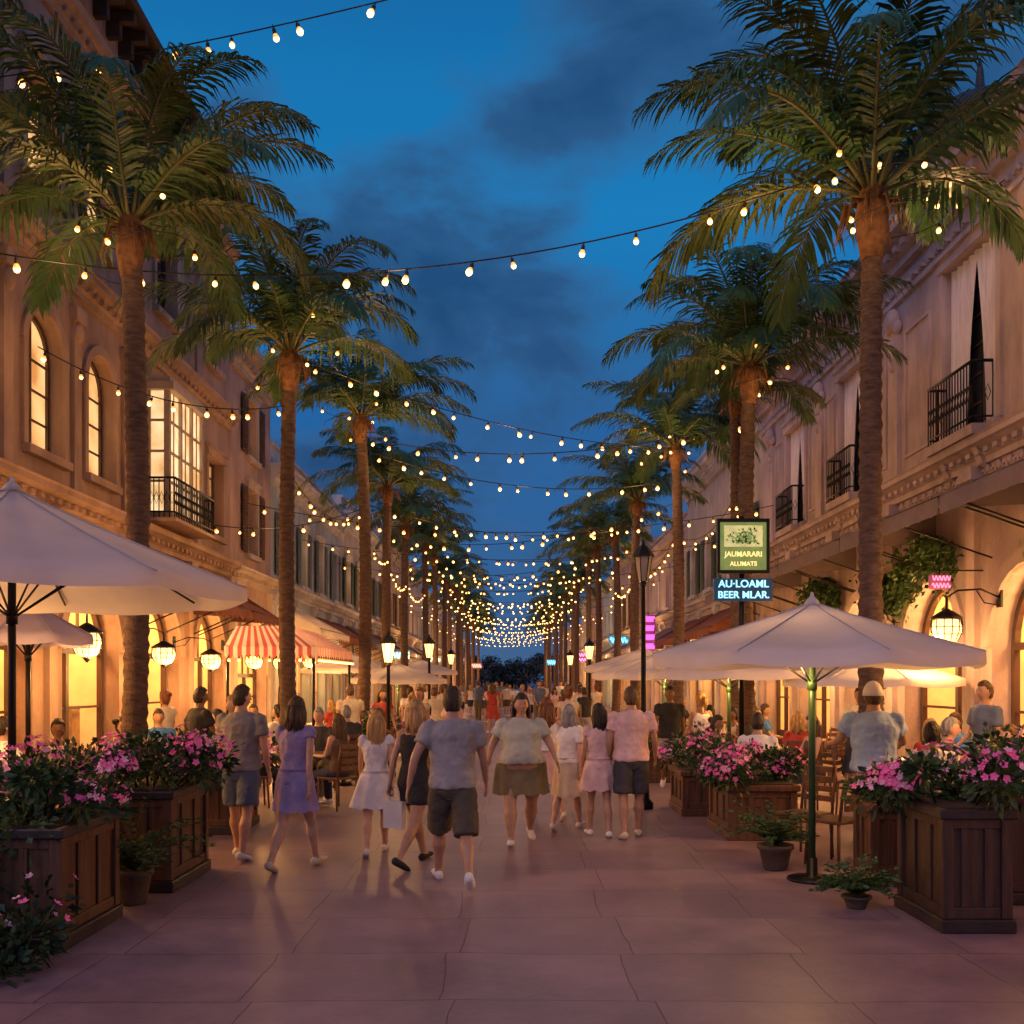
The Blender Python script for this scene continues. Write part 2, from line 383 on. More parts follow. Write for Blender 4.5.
make_person(P_(STAND, h=1.76, tc='light blue', bc='charcoal', hair='brown', cap='white', skin='tan', w=1.22, lean=.10, armL=(.5,.3,.9), armR=(.5,.3,.9)), (3.54,9.75,0), -.1, 'person in pale blue tee shirt and white cap beside a table', 'people at the cafe tables')
bg = MB(); bg.box(-.11,.11,-.04,.04,0,.26); bg.tube([(-.06,0,.26),(-.05,0,.36),(0,0,.40),(.05,0,.36),(.06,0,.26)], .006, 6)
bo = bg.obj('shopping_bag', [mat('bag_white', (.7,.68,.66), .6, var=.1)], bevel=.008); bo.location = (-1.14,9.72,.36); bo.rotation_euler = (0,0,-.5)
tag(bo, 'white shopping bag held by the person in black', 'bag')
VAR = []
specs = [P_(WALK, h=1.75, tc='white', bc='navy', hair='dark'), P_(WALK2, h=1.66, fem=True, top='dress', tc='red', hair='brown', style='long'),
         P_(STAND, h=1.78, top='shirt', tc='slate blue', bc='khaki', bottom='trousers', hair='brown'), P_(WALK2, h=1.64, fem=True, top='tank', tc='white', bc='navy', hair='blonde', style='tail'),
         P_(WALK, h=1.76, tc='black', bc='grey', hair='dark', skin='brown'), P_(STAND, h=1.63, fem=True, top='dress', tc='cream', hair='auburn', style='bun'),
         P_(WALK2, h=1.73, tc='teal', bc='cream', hair='grey', skin='light'), P_(WALK, h=1.65, fem=True, top='tee', tc='pink', bc='charcoal', bottom='skirt', hair='dark', style='long'),
         P_(STAND, h=1.70, tc='cream', bc='brown', hair='brown', w=1.15), P_(STAND, h=1.60, fem=True, top='dress', tc='navy', hair='blonde', style='long', skin='light')]
for s_ in specs:
    s_['near'] = False; o = make_person(s_, (0,0,0))
    d = s_['tc']; kind = {'dress': 'dress', 'tank': 'tank top', 'shirt': 'shirt'}.get(s_.get('top','tee'), 'tee shirt')
    VAR.append((o, 'person in %s %s %s the paved street' % (d, kind, 'walking along' if s_['legL'][0] not in (.06,) else 'standing on')))
SV = []
for s_ in [P_(SIT, h=1.74, tc='white', bc='charcoal', hair='dark'), P_(SIT, h=1.66, fem=True, tc='brown', top='tank', bc='navy', hair='brown', style='long', skin='light', armL=(.3,.1,1.3)),
           P_(SIT, h=1.74, tc='charcoal', top='shirt', bc='khaki', hair='grey', skin='light', lean=.12), P_(SIT, h=1.66, fem=True, tc='red', bc='black', hair='blonde', style='bob', skin='light'),
           P_(SIT, h=1.72, tc='blue', bc='charcoal', hair='brown', lean=-.05), P_(SIT, h=1.64, fem=True, tc='cream', top='tank', bc='olive', hair='dark', style='bun', skin='brown')]:
    s_['near'] = False; o = make_person(s_, (0,0,0)); kind = {'tank': 'tank top', 'shirt': 'shirt'}.get(s_.get('top','tee'), 'tee shirt')
    SV.append((o, 'person in %s %s seated at a cafe table' % (s_['tc'], kind)))
spots = []
tries = 0
while len(spots) < 46 and tries < 4000:
    tries += 1
    y = 16.5+R.random()**1.1*46; x = R.uniform(-3.0, 3.0)
    if abs(x+.1) < .03*y and y < 30: continue
    if any((x-a)**2+(y-b)**2 < .7**2 for a, b in spots): continue
    spots.append((x, y))
    if R.random() < .45: spots.append((x+R.choice([-1,1])*R.uniform(.5,.62), y+R.uniform(-.15,.15)))
used = set()
for i, (x, y) in enumerate(spots):
    j = R.randrange(len(VAR)); o, lb = VAR[j]; rz = R.choice([0, 0, pi])+R.uniform(-.6, .6)
    if j not in used:
        used.add(j); o.location = (x, y, 0); o.rotation_euler = (0,0,rz); tag(o, lb, 'person', G1)
    else:
        c = dup(o, (x,y,0), rz, R.uniform(.91,1.04)*o.scale[0], label=lb); c['group'] = G1
for j in range(len(VAR)):
    if j not in used: VAR[j][0].location = (2.4, 20+j, 0); tag(VAR[j][0], VAR[j][1], 'person', G1)

# ------------------------------------------------------------------ common materials
M_iron = mat('black_iron', (.015,.015,.017), .4, .6, var=.1)
M_wood = mat('planter_wood', (.11,.048,.024), .45, var=.4, scale=3, bump=.3, bscale=12, stretch=(6,6,.6))
M_chair = mat('chair_wood', (.15,.065,.032), .42, var=.35, scale=3, bump=.3, bscale=12, stretch=(6,6,.6))
M_darkwood = mat('dark_wood', (.028,.019,.018), .42, var=.25, bump=.2)
M_soil = mat('soil', (.04,.025,.015), .95)
M_leaf = mat('leaf_green', (.045,.10,.022), .5, var=.6, scale=7)
M_leaf2 = mat('leaf_dark', (.02,.05,.018), .5, var=.5, scale=7)
M_pink = mat('petal_pink', (.92,.13,.40), .6, var=.3, scale=9, emis=(.9,.12,.36), es=.10)  # faint self-glow added so the petals look more vivid
M_pink2 = mat('petal_rose', (.92,.42,.58), .6, var=.2, scale=9, emis=(.9,.35,.5), es=.06)  # rose petals carry the same added glow, weaker
M_canvas = mat('umbrella_canvas', (.72,.66,.66), .85, var=.12, scale=2, bump=.45, bscale=4, translucent=.3)
M_bulb = mat('bulb_glow', (1,.7,.35), .3, var=0, emis=(1,.52,.16), es=6.)
M_bulb2 = mat('bulb_amber', (1,.5,.15), .3, var=0, emis=(1,.36,.06), es=1.7)
M_lampglass = mat('lantern_glow', (1,.8,.5), .3, var=0, emis=(1,.55,.19), es=3.0)
M_cable = mat('cable', (.02,.02,.022), .6, var=0)

# ------------------------------------------------------------------ cafe furniture
def chair():
    r = root('cafe_chair', (0,0,0))
    s_ = MB(); s_.box(-.21,.21,-.21,.21,.42,.455); s_.obj('seat', [M_chair], r, False, .01)
    b = MB()
    for e in (-1,1): b.tube([(e*.19,-.2,.45),(e*.19,-.23,.7),(e*.18,-.27,.92)], .016, 6)
    for z in (.58,.68,.78,.88): b.box(-.17,.17,-.265,-.235,z-.028,z+.028)
    b.obj('backrest', [M_chair], r, False)
    for x in (-1,1):
        for y in (-1,1):
            l = MB(); l.tube([(x*.18,y*.18,.42),(x*.2,y*.2,0)], [.018,.013], 6); l.obj('leg', [M_chair], r, False)
    return r
def table():
    r = root('cafe_table', (0,0,0)); t = MB(); t.lathe([(.34,.715),(.355,.72),(.355,.745),(.34,.75)], n=24); t.obj('table_top', [mat('table_top', (.35,.2,.11), .3, var=.2)], r, False)
    p = MB(); p.lathe([(.22,0),(.22,.02),(.06,.05),(.03,.09),(.028,.6),(.05,.69),(.12,.715)], n=16); p.obj('pedestal', [M_iron], r, False)
    g = MB(); g.lathe([(.03,.75),(.032,.76),(.028,.86),(.024,.86)], (.12,.05,0), 10); g.obj('drinking_glass', [mat('glassware', (.7,.6,.45), .15, var=0)], r, False)
    g = MB(); g.lathe([(.035,.75),(.04,.78),(.03,.80)], (-.12,-.06,0), 10); g.obj('candle_cup', [mat('candle', (.9,.6,.3), .3, var=0, emis=(1,.5,.15), es=3)], r, False)
    return r
CH = chair(); TB = table()
tables = [(4.55,10.6),(5.2,13.0),(3.35,13.4),(4.4,15.6),(5.3,17.8),(3.3,17.4),(4.6,20.6),(3.4,23),(4.9,25),(-4.9,14.2),(-3.0,14.4),(-4.6,17.2),(-2.9,17.2),(-4.9,24),(-3.0,23.5),(3.6,28),(-3.8,30),(5.5,10.9),(-5.4,12.0)]
ci = 0; ti = 0; si = 0
for (x, y) in tables:
    o = TB if ti == 0 else dup(TB)
    o.location = (x,y,0); tag(o, 'round cafe table with wooden top on iron pedestal', 'table', 'cafe tables outdoors'); ti += 1
    n = 3 if y < 20 else 2; a0 = R.uniform(0, 6.28)
    for k in range(n):
        a = a0+k*2*pi/n; cx, cy = x+cos(a)*.72, y+sin(a)*.72; rz = a+pi/2
        o = CH if ci == 0 else dup(CH)
        o.location = (cx,cy,0); o.rotation_euler = (0,0,rz); ci += 1
        tag(o, 'wooden slat back cafe chair beside a table', 'chair', 'cafe chairs outdoors')
        if R.random() < .8:
            j = si % len(SV); b, lb = SV[j]
            p = b if si < len(SV) else dup(b)
            p.location = (cx+cos(a)*.04, cy+sin(a)*.04, 0); p.rotation_euler = (0,0,rz); p.scale = b.scale
            tag(p, lb, 'person', 'people at the cafe tables'); si += 1
for (x,y,rz) in ((2.98,10.2,2.2),(3.15,9.75,.6)): dup(CH, (x,y,0), rz)
for (x,y,j,rz) in [(5.7,12.0,2,1.8),(5.3,15.2,0,2.5),(-5.4,15.6,5,1.0),(-3.4,12.3,9,2.4),(-4.2,13.4,4,-.8),(2.9,15.3,3,.4),(2.6,16.5,4,3.0)]:
    c = dup(VAR[j][0], (x,y,0), rz, VAR[j][0].scale[0], label=VAR[j][1].replace('walking along the paved street','standing beside the cafe tables').replace('standing on the paved street','standing beside the cafe tables')); c['group'] = 'people at the cafe tables'

# ------------------------------------------------------------------ palms
def frond(mb, az, el, L, droop, rr):
    seg = 14; p = Vector((cos(az)*.08, sin(az)*.08, .05)); pts = [p.copy()]; ang = el
    ds = L/seg; h = Vector((cos(az), sin(az), 0)); sw = rr.uniform(-.3,.3)
    for i in range(seg):
        ang -= droop/seg*(.35+1.4*i/seg)
        hh = Matrix.Rotation(sw*i/seg, 3, 'Z') @ h
        p = p+(hh*cos(ang)+Vector((0,0,sin(ang))))*ds; pts.append(p.copy())
    mb.tube(pts, [.022*(1-.85*i/seg)+.003 for i in range(seg+1)], 5, 1, ref=(0,0,1))
    n = 62; mi = 0 if rr.random() < .85 else 3
    for k in range(n):
        t = .12+.88*k/n; f = t*seg; i = min(int(f), seg-1); q = pts[i].lerp(pts[i+1], f-i); tg = (pts[i+1]-pts[i]).normalized()
        side = tg.cross(Vector((0,0,1)))
        if side.length < .1: continue
        side.normalize(); up = side.cross(tg).normalized()
        ll = .62*(sin(pi*min(1, t*.90+.09))**.55)*(1-.15*t)*L/2.6
        for e in (-1, 1):
            if rr.random() < .04: continue
            l2 = ll*rr.uniform(.75,1.15); fw = .5+.85*t+rr.uniform(-.16,.16)
            d = (side*e*1.0+tg*fw+up*rr.uniform(-.1,.3)).normalized()
            dn = Vector((0,0,-1)); wv = (tg-d*tg.dot(d)).normalized()*(.016+.006*rr.random())
            dr = rr.uniform(.4,.85)
            b = q+d*l2*.4+dn*dr*l2*.10; c = q+d*l2*.74+dn*l2*dr*.38; e_ = q+d*l2*.92+dn*l2*dr*.8
            mb.add([q-wv*.4, q+wv*.4, b+wv, b-wv, c+wv*.8, c-wv*.8, e_], [(0,1,2,3),(3,2,4,5),(5,4,6)], mi)
M_palm = mat('palm_leaflet', (.042,.115,.036), .42, var=.5, scale=2.2)
M_palm2 = mat('palm_leaflet_yellow', (.085,.13,.03), .45, var=.4, scale=2.2)
M_rach = mat('palm_rachis', (.14,.15,.055), .5, var=.2)
M_dead = mat('palm_fibre', (.20,.095,.04), .9, var=.5, scale=12, bump=.8)
def crown_mesh(seed):
    rr = random.Random(seed); mb = MB(); n = 23
    for k in range(n):
        q = k/n; az = k*2.39996+rr.uniform(-.3,.3)
        el = 1.45-1.12*q**.9+rr.uniform(-.12,.12); L = rr.uniform(2.35,3.0)*(1-.10*(q>.85)); dr = 1.25+.5*(1-q)+rr.uniform(-.3,.4)
        frond(mb, az, el, L, dr, rr)
    for k in range(16):
        az = rr.uniform(0, 6.28); l = rr.uniform(.25,.5)
        mb.tube([(cos(az)*.1,sin(az)*.1,-.05),(cos(az)*(.1+l*.35),sin(az)*(.1+l*.35),-.05),(cos(az)*(.12+l*.55),sin(az)*(.12+l*.55),-.1-l*.7)], [.026,.018,.005], 5, 2)
    mb.lathe([(.11,-.55),(.15,-.35),(.17,-.15),(.13,.05),(.07,.2)], n=12, m=2)
    return mb.mesh('palm_crown', [M_palm, M_rach, M_dead, M_palm2])
CR = [crown_mesh(s) for s in (3, 11, 29, 41)]
def bark_mat():
    return mat('palm_bark', (.115,.07,.05), .9, var=.45, scale=9, bump=.8, bscale=30, stretch=(1,1,3))
def trunk_mesh(H, seed):
    rr = random.Random(seed); n = int(H/.075); pts = []; rad = []; b1 = rr.uniform(-.12,.12); b2 = rr.uniform(-.1,.1)
    for i in range(n+1):
        t = i/n
        pts.append((b1*sin(t*pi)*.8, b2*sin(t*pi), H*t)); r = .13+.06*math.exp(-t*14)-.028*t+(.014 if i % 2 else 0)+rr.uniform(-.006,.006); rad.append(r)
    mb = MB(); mb.tube(pts, rad, 16); return mb.mesh('palm_trunk', [bark_mat()])
palmsL = [(-4.2,11,6.8),(-3.55,16,7.0),(-3.1,20.5,7.15),(-3.35,27,7.0)]+[(-3.5+.1*(k%2),33+6*k,6.9+.25*(k%3)) for k in range(13)]
palmsR = [(3.96,11,7.1),(3.8,16,6.8),(4.25,19,7.2),(3.6,22,6.9),(3.5,28,6.8)]+[(3.5-.1*(k%2),34+6*k,6.8+.25*(k%3)) for k in range(13)]
for i, (x, y, h) in enumerate(palmsL+palmsR):
    r = root('palm_tree', (x,y,0), 'tall palm tree with ringed trunk and arching fronds', 'palm tree', 'palm trees lining the street')
    mkobj('trunk', trunk_mesh(h, i), r, False)
    c = mkobj('crown', CR[i % 4], r, False); c.location = (0,0,h); c.rotation_euler = (0,0,R.uniform(0,6.28)); s_ = R.uniform(.85,.98)
    sz = s_
    if (x, y) == (3.96, 11): s_ = 1.08; sz = 1.22
    if (x, y) == (-4.2, 11): s_ = .92; sz = 1.05
    if (x, y) in ((3.8, 16), (-3.55, 16)): s_ = 1.0; sz = 1.08
    c.scale = (s_,s_,sz)
# ------------------------------------------------------------------ string lights
bm_ = MB(); bm_.lathe([(.004,-.10),(.020,-.095),(.030,-.078),(.030,-.060)], n=8, m=0); bm_.lathe([(.0302,-.060),(.026,-.042),(.018,-.028),(.014,-.02)], n=8, m=2); bm_.lathe([(.017,-.025),(.019,-.02),(.019,.015),(.010,.03)], n=6, m=1)
bm_.tube([(0,0,.015),(0,0,.06)], .005, 4, 1)
BULB = bm_.mesh('bulb', [M_bulb, M_cable, M_bulb2])
def string(A, B, sag, sp=.62, glow=0, big=1., jit=.1):
    A = Vector(A); B = Vector(B); n = 28; L = (B-A).length
    f = lambda t: A.lerp(B, t)+Vector((0,0,-4*sag*t*(1-t)))
    r = MB(); r.tube([f(i/n) for i in range(n+1)], .009, 4, 0, ref=(0,0,1))
    nb = max(4, int(L/sp)); far = min(A.y, B.y) > 44
    if far:
        for k in range(nb):
            p = f((k+.5+R.uniform(-.15,.15))/nb); r.sphere(p-Vector((0,0,.07)), .042, 6, 4, 1)
        o = r.obj('string_light', [M_cable, M_bulb])
    else:
        o = r.obj('string_light', [M_cable])
        for k in range(nb):
            p = f(min(.985, max(.015, (k+.5+R.uniform(-jit,jit)*3)/nb))); b = mkobj('bulb', BULB, o, False); b.location = p-Vector((0,0,.05)); b.scale = (big*R.uniform(.8,1.15),)*3; b.rotation_euler = (R.uniform(-.4,.4), R.uniform(-.4,.4), 0)
    if glow:
        for t in ((.12,.5,.88) if glow > 1 else (.5,)):
            lamp(f(t)-Vector((0,0,.22)), 24, r=.12, parent=o)
    tag(o, 'cable of warm glowing bulbs strung across the street', 'string light', 'string lights over the street')
    return o
string((-6.4,11.2,6.7), (3.85,11,7.5), .75, .56, 2, 1.15, .2)
string((-6.4,12,9.0), (6.4,7.5,9.3), .4, .56, 1, 1.1, .25)
string((-6.4,13.5,6.3), (-3.55,16,6.2), .35, .4, 0, 1.0)
string((-6.4,19.0,4.9), (-3.1,20.5,5.3), .3, .45, 1, 1.0)
string((3.9,11,7.7), (6.4,13,8.3), .4, .45, 1, 1.0, .2)
string((-3.55,16,7.0), (3.6,22,6.9), .35, .62, 2, 1.1)
string((-3.1,20.5,6.8), (3.8,16.2,6.0), .45, .62, 0, 1.1)
for (x, y, h, sd) in ((-4.2,11,6.8,1),(-3.55,16,7.0,2),(3.96,11,7.1,3),(3.8,16,6.8,4),(-3.1,20.5,7.15,5),(3.6,22,6.9,6)):
    rq = random.Random(sd); r = MB(); pts = []
    for i in range(40):
        a = i*.42+sd; rad = .22+.55*abs(sin(i*.23+sd)); pts.append(Vector((x+cos(a)*rad, y+sin(a)*rad, h-.45+1.0*i/40)))
    r.tube(pts, .006, 4, 0, ref=(0,0,1)); o = r.obj('string_light', [M_cable]); tag(o, 'string of warm bulbs wound round a palm crown', 'string light', 'string lights wound round the palms')
    for i in range(2, 40, 6): b = mkobj('bulb', BULB, o, False); b.location = pts[i]-Vector((0,0,.03)); b.scale = (.9,)*3; b.rotation_euler = (rq.uniform(-.8,.8), rq.uniform(-.8,.8), 0)
    lamp((x, y-.7, h-.6), 9, r=.12, parent=o)
PL = palmsL; PR = [palmsR[0], palmsR[1], palmsR[3]]+palmsR[4:]
for i in range(2, len(PL)-1):
    a = PL[i]; b = PR[min(i, len(PR)-1)]; d = PL[i+1]
    g = 2 if a[1] < 30 else (1 if a[1] < 60 else 0)
    string((a[0],a[1],a[2]-.6), (b[0],b[1],b[2]-.7), R.uniform(.35,.6), .52, g, 1.15)
    m1 = (a[1]+d[1])/2
    string((-6.3,m1,6.0), (6.3,m1+.3,6.0), R.uniform(.4,.7), .6, 0, 1.15)
    string((d[0],d[1],d[2]-1.3), (b[0],b[1],b[2]-1.2), R.uniform(.4,.6), .6, 0, 1.15)
for i in range(1, 5):
    for P in (palmsL, palmsR):
        a = P[i]; b = P[i+1]; string((a[0],a[1],a[2]-1.9), (b[0],b[1],b[2]-1.9), .4, .55, 0, .85)

# ------------------------------------------------------------------ architecture
def facade_wall(mb, P, s0, s1, z0, z1, ops, depth=.35, m=0):
    ss = sorted(set([s0, s1]+[v for o in ops for v in (o[0], o[1])])); zs = sorted(set([z0, z1]+[v for o in ops for v in (o[2], o[3])]))
    for i in range(len(ss)-1):
        for j in range(len(zs)-1):
            cs = (ss[i]+ss[i+1])/2; cz = (zs[j]+zs[j+1])/2
            if any(o[0] < cs < o[1] and o[2] < cz < o[3] for o in ops): continue
            mb.quad(P(ss[i],zs[j],0), P(ss[i+1],zs[j],0), P(ss[i+1],zs[j+1],0), P(ss[i],zs[j+1],0), m)
    for (a, b, c, d, arch) in [o[:5] for o in ops]:
        r = (b-a)/2; top = d-r if arch else d
        mb.quad(P(a,c,0), P(a,top,0), P(a,top,-depth), P(a,c,-depth), m); mb.quad(P(b,c,0), P(b,top,0), P(b,top,-depth), P(b,c,-depth), m)
        mb.quad(P(a,c,0), P(b,c,0), P(b,c,-depth), P(a,c,-depth), m)
        if not arch: mb.quad(P(a,d,0), P(b,d,0), P(b,d,-depth), P(a,d,-depth), m)
        else:
            n = 14; ar = [((a+b)/2-r*cos(pi*k/n), top+r*sin(pi*k/n)) for k in range(n+1)]
            for k in range(n):
                (p, q), (u, v) = ar[k], ar[k+1]
                mb.quad(P(p,q,0), P(u,v,0), P(u,d,0), P(p,d,0), m); mb.quad(P(p,q,0), P(u,v,0), P(u,v,-depth), P(p,q,-depth), m)
def pbox(mb, P, s0, s1, z0, z1, n0, n1, m=0):
    v = [P(s,z,n) for n in (n0,n1) for z in (z0,z1) for s in (s0,s1)]
    mb.add(v, [(0,1,3,2),(4,6,7,5),(0,4,5,1),(2,3,7,6),(0,2,6,4),(1,5,7,3)], m)
def extr(mb, P, s0, s1, prof, m=0):
    for i in range(len(prof)-1):
        (n0,z0),(n1,z1) = prof[i], prof[i+1]; mb.quad(P(s0,z0,n0), P(s1,z0,n0), P(s1,z1,n1), P(s0,z1,n1), m)
    for s_ in (s0, s1): mb.add([P(s_,z,n) for n, z in prof], [tuple(range(len(prof)))], m)
def cornice(mb, P, s0, s1, z, k=1., dent=.28, m=0):
    extr(mb, P, s0, s1, [(-.02,z),(.10*k,z),(.10*k,z+.12*k),(.16*k,z+.16*k),(.16*k,z+.26*k),(.30*k,z+.34*k),(.38*k,z+.36*k),(.38*k,z+.46*k),(.42*k,z+.50*k),(-.02,z+.52*k)], m)
    if dent:
        s_ = s0+.1
        while s_ < s1-.1: pbox(mb, P, s_, s_+dent*.5, z+.16*k+.002, z+.255*k, .15*k, .25*k, m); s_ += dent
def arcband(mb, P, cs, cz, r0, r1, n0, n1, m=0, n=14):
    for k in range(n):
        t0, t1 = pi*k/n, pi*(k+1)/n
        a = [(cs-r*cos(t), cz+r*sin(t)) for r, t in ((r0,t0),(r1,t0),(r1,t1),(r0,t1))]
        mb.quad(*[P(s,z,n1) for s, z in a], m); mb.quad(P(*a[1],n1), P(*a[2],n1), P(*a[2],n0), P(*a[1],n0), m); mb.quad(P(*a[0],n1), P(*a[3],n1), P(*a[3],n0), P(*a[0],n0), m)
M_lit = glow_mat('window_lit', (.55,.25,.07), (1,.62,.26), 1.05, 1.6)
M_lit2 = glow_mat('window_dim', (.30,.14,.045), (.65,.34,.13), .7, 3)
M_glassd = mat('window_dark', (.03,.035,.05), .12, var=.2)
M_curt = mat('window_curtain', (.80,.74,.78), .9, var=.12, scale=4, bump=.6, bscale=10, stretch=(6,6,.3))
M_frame = mat('frame_wood', (.08,.04,.028), .5, var=.2)
M_framew = mat('frame_white', (.42,.34,.28), .6, var=.1)
M_int = glow_mat('shop_interior', (.80,.32,.06), (1,.55,.16), 1.6, 1.2)  # back wall glows by itself, warm shop light put into its colour
M_intw = mat('interior_wall', (.7,.5,.28), .8, var=.15, emis=(1,.43,.10), es=.6)  # side walls, floor and ceiling: warm lamp light added as surface glow
ITEM = [mat('goods_%d' % i, c, .5, var=.3, scale=8, emis=c, es=e) for i, (c, e) in enumerate([((.5,.08,.04), .3), ((.08,.05,.03), 0.05), ((.9,.7,.4), 1.), ((.1,.2,.3), .2), ((.35,.18,.06), .2), ((.85,.8,.7), .8), ((.03,.08,.03), 0.05)])]  # goods are no lamps; shop light on them is added as glow
M_win = {'lit': M_lit, 'dim': M_lit2, 'dark': M_glassd, 'curtain': M_glassd}
rt_trim = [None]
def window(rt, P, o, kind, fm, far=False, shutter=None):
    a, b, c, d, arch = o[:5]; r = (b-a)/2; top = d-r if arch else d
    fr = MB(); n0, n1 = -.26, -.18
    pbox(fr, P, a, a+.06, c, top, n0, n1); pbox(fr, P, b-.06, b, c, top, n0, n1); pbox(fr, P, a+.06, b-.06, c, c+.06, n0, n1)
    if arch: arcband(fr, P, (a+b)/2, top, r-.07, r-.002, n0, n1)
    else: pbox(fr, P, a+.06, b-.06, d-.06, d, n0, n1)
    pbox(fr, P, (a+b)/2-.025, (a+b)/2+.025, c+.06, d-.07, n0+.02, n1-.01)
    if not far:
        k = 1
        while c+.06+k*.42 < top: pbox(fr, P, a+.06, b-.06, c+k*.42+.045, c+k*.42+.075, n0+.025, n1-.015); k += 1
    w_ = fr.obj('window', [fm], rt)
    pn = MB(); n = 12; pz = -.22
    pts = [P(a,c,pz), P(b,c,pz)]
    if arch: pts += [P((a+b)/2+r*cos(pi*k/n), top+r*sin(pi*k/n), pz) for k in range(n+1)]
    else: pts += [P(b,d,pz), P(a,d,pz)]
    pn.add(pts, [tuple(range(len(pts)))])
    o_ = pn.obj('window_pane', [M_win[kind]]); o_.parent = w_
    if kind == 'curtain':
        for e in (0, 1):   # a pale drape gathered towards each jamb
            cu = MB(); m_ = 20; rows = 8
            for q in range(rows):
                for k in range(m_):
                    vs = []
                    for (kk, qq) in ((k,q),(k+1,q),(k+1,q+1),(k,q+1)):
                        t = qq/rows; wd_ = (b-a)*(.30+.20*t**1.5); s_ = wd_*kk/m_; z = c+.08+(d-c-.09)*t; s2 = a+.02+s_ if e == 0 else b-.02-s_
                        vs.append(P(s2, z, -.10+.035*sin(kk*1.4)))
                    cu.add(vs, [(0,1,2,3)], 0, True)
            o_ = cu.obj('curtain', [M_curt]); o_.parent = w_
    tr = MB()
    pbox(tr, P, a-.1, b+.1, c-.12, c-.003, -.05, .12, 0)
    if arch: arcband(tr, P, (a+b)/2, top, r+.002, r+.14, -.02, .05)
    else: pbox(tr, P, a-.12, b+.12, d+.003, d+.16, -.02, .08); pbox(tr, P, a-.16, b+.16, d+.16, d+.22, -.02, .13)
    pbox(tr, P, a-.12, a-.003, c, top, -.02, .05); pbox(tr, P, b+.003, b+.12, c, top, -.02, .05)
    t_ = tr.obj('window_surround', [rt_trim[0]]); t_.parent = w_
    if shutter:
        for e in (-1, 1):
            sh = MB()
            s0 = a-.14-(b-a)*.5 if e < 0 else b+.14; s1 = s0+(b-a)*.5; pbox(sh, P, s0, s1, c, d, .055, .075)
            z = c+.06
            while z < d-.06: pbox(sh, P, s0+.04, s1-.04, z, z+.035, .073, .10); z += .075
            x_ = sh.obj('shutter', [shutter]); x_.parent = w_
def shop(rt, P, a, b, zt, arch, near, fm):
    r = (b-a)/2; top = zt-r if arch else zt; mid = R.choice([a+(b-a)*.36, a+(b-a)*.64])
    f = MB(); n0, n1 = -.34, -.26; lin = min(2.3, top-.05)
    pbox(f, P, a, a+.09, 0, top, n0, n1); pbox(f, P, b-.09, b, 0, top, n0, n1); pbox(f, P, a+.09, b-.09, lin, lin+.1, n0, n1)
    pbox(f, P, mid-.05, mid+.05, 0, lin, n0, n1)
    if arch: arcband(f, P, (a+b)/2, top, r-.1, r-.002, n0, n1)
    else: pbox(f, P, a+.09, b-.09, zt-.1, zt, n0, n1)
    pbox(f, P, a+.09, b-.09, 0, .55 if near else .3, n0+.01, n1-.01)
    k = a+.09+.55
    while k < b-.2: pbox(f, P, k-.02, k+.02, lin+.1, zt-.12 if abs(k-(a+b)/2) < r*.6 or not arch else top+.2, n0+.02, n1-.02); k += .55
    pbox(f, P, a+.09, b-.09, 1.35, 1.39, n0+.02, n1-.02)
    f.obj('shop_front', [fm], rt)
    i_ = MB(); D = -2.1
    i_.quad(P(a,0.01,D), P(b,0.01,D), P(b,zt,D), P(a,zt,D), 0)
    for s_ in (a, b): i_.quad(P(s_,.01,-.35), P(s_,.01,D), P(s_,zt,D), P(s_,zt,-.35), 1)
    i_.quad(P(a,zt,-.35), P(b,zt,-.35), P(b,zt,D), P(a,zt,D), 1); i_.quad(P(a,.012,-.35), P(b,.012,-.35), P(b,.012,D), P(a,.012,D), 1)
    if near:
        for z in (.5,.95,1.4,1.85,2.3):
            pbox(i_, P, a+.15, b-.15, z-.03, z, D+.02, D+.35, 3)
            s_ = a+.2
            while s_ < b-.4:
                w = R.uniform(.06,.22); h = R.uniform(.12,.34)
                if R.random() < .85: pbox(i_, P, s_, s_+w, z, z+h, D+.08, D+.28, 2+R.randrange(7))
                s_ += w+R.uniform(.02,.12)
        for _ in range(4):
            s_ = R.uniform(a+.2, b-.5); pbox(i_, P, s_, s_+.3, .01, R.uniform(.7,1.5), -.8, -.55, 2+R.randrange(7))
        lamp(P((a+b)/2, zt-.5, -.7), 120, (1,.50,.15), .2, parent=rt)
    i_.obj('shop_interior', [M_int, M_intw]+ITEM, rt)
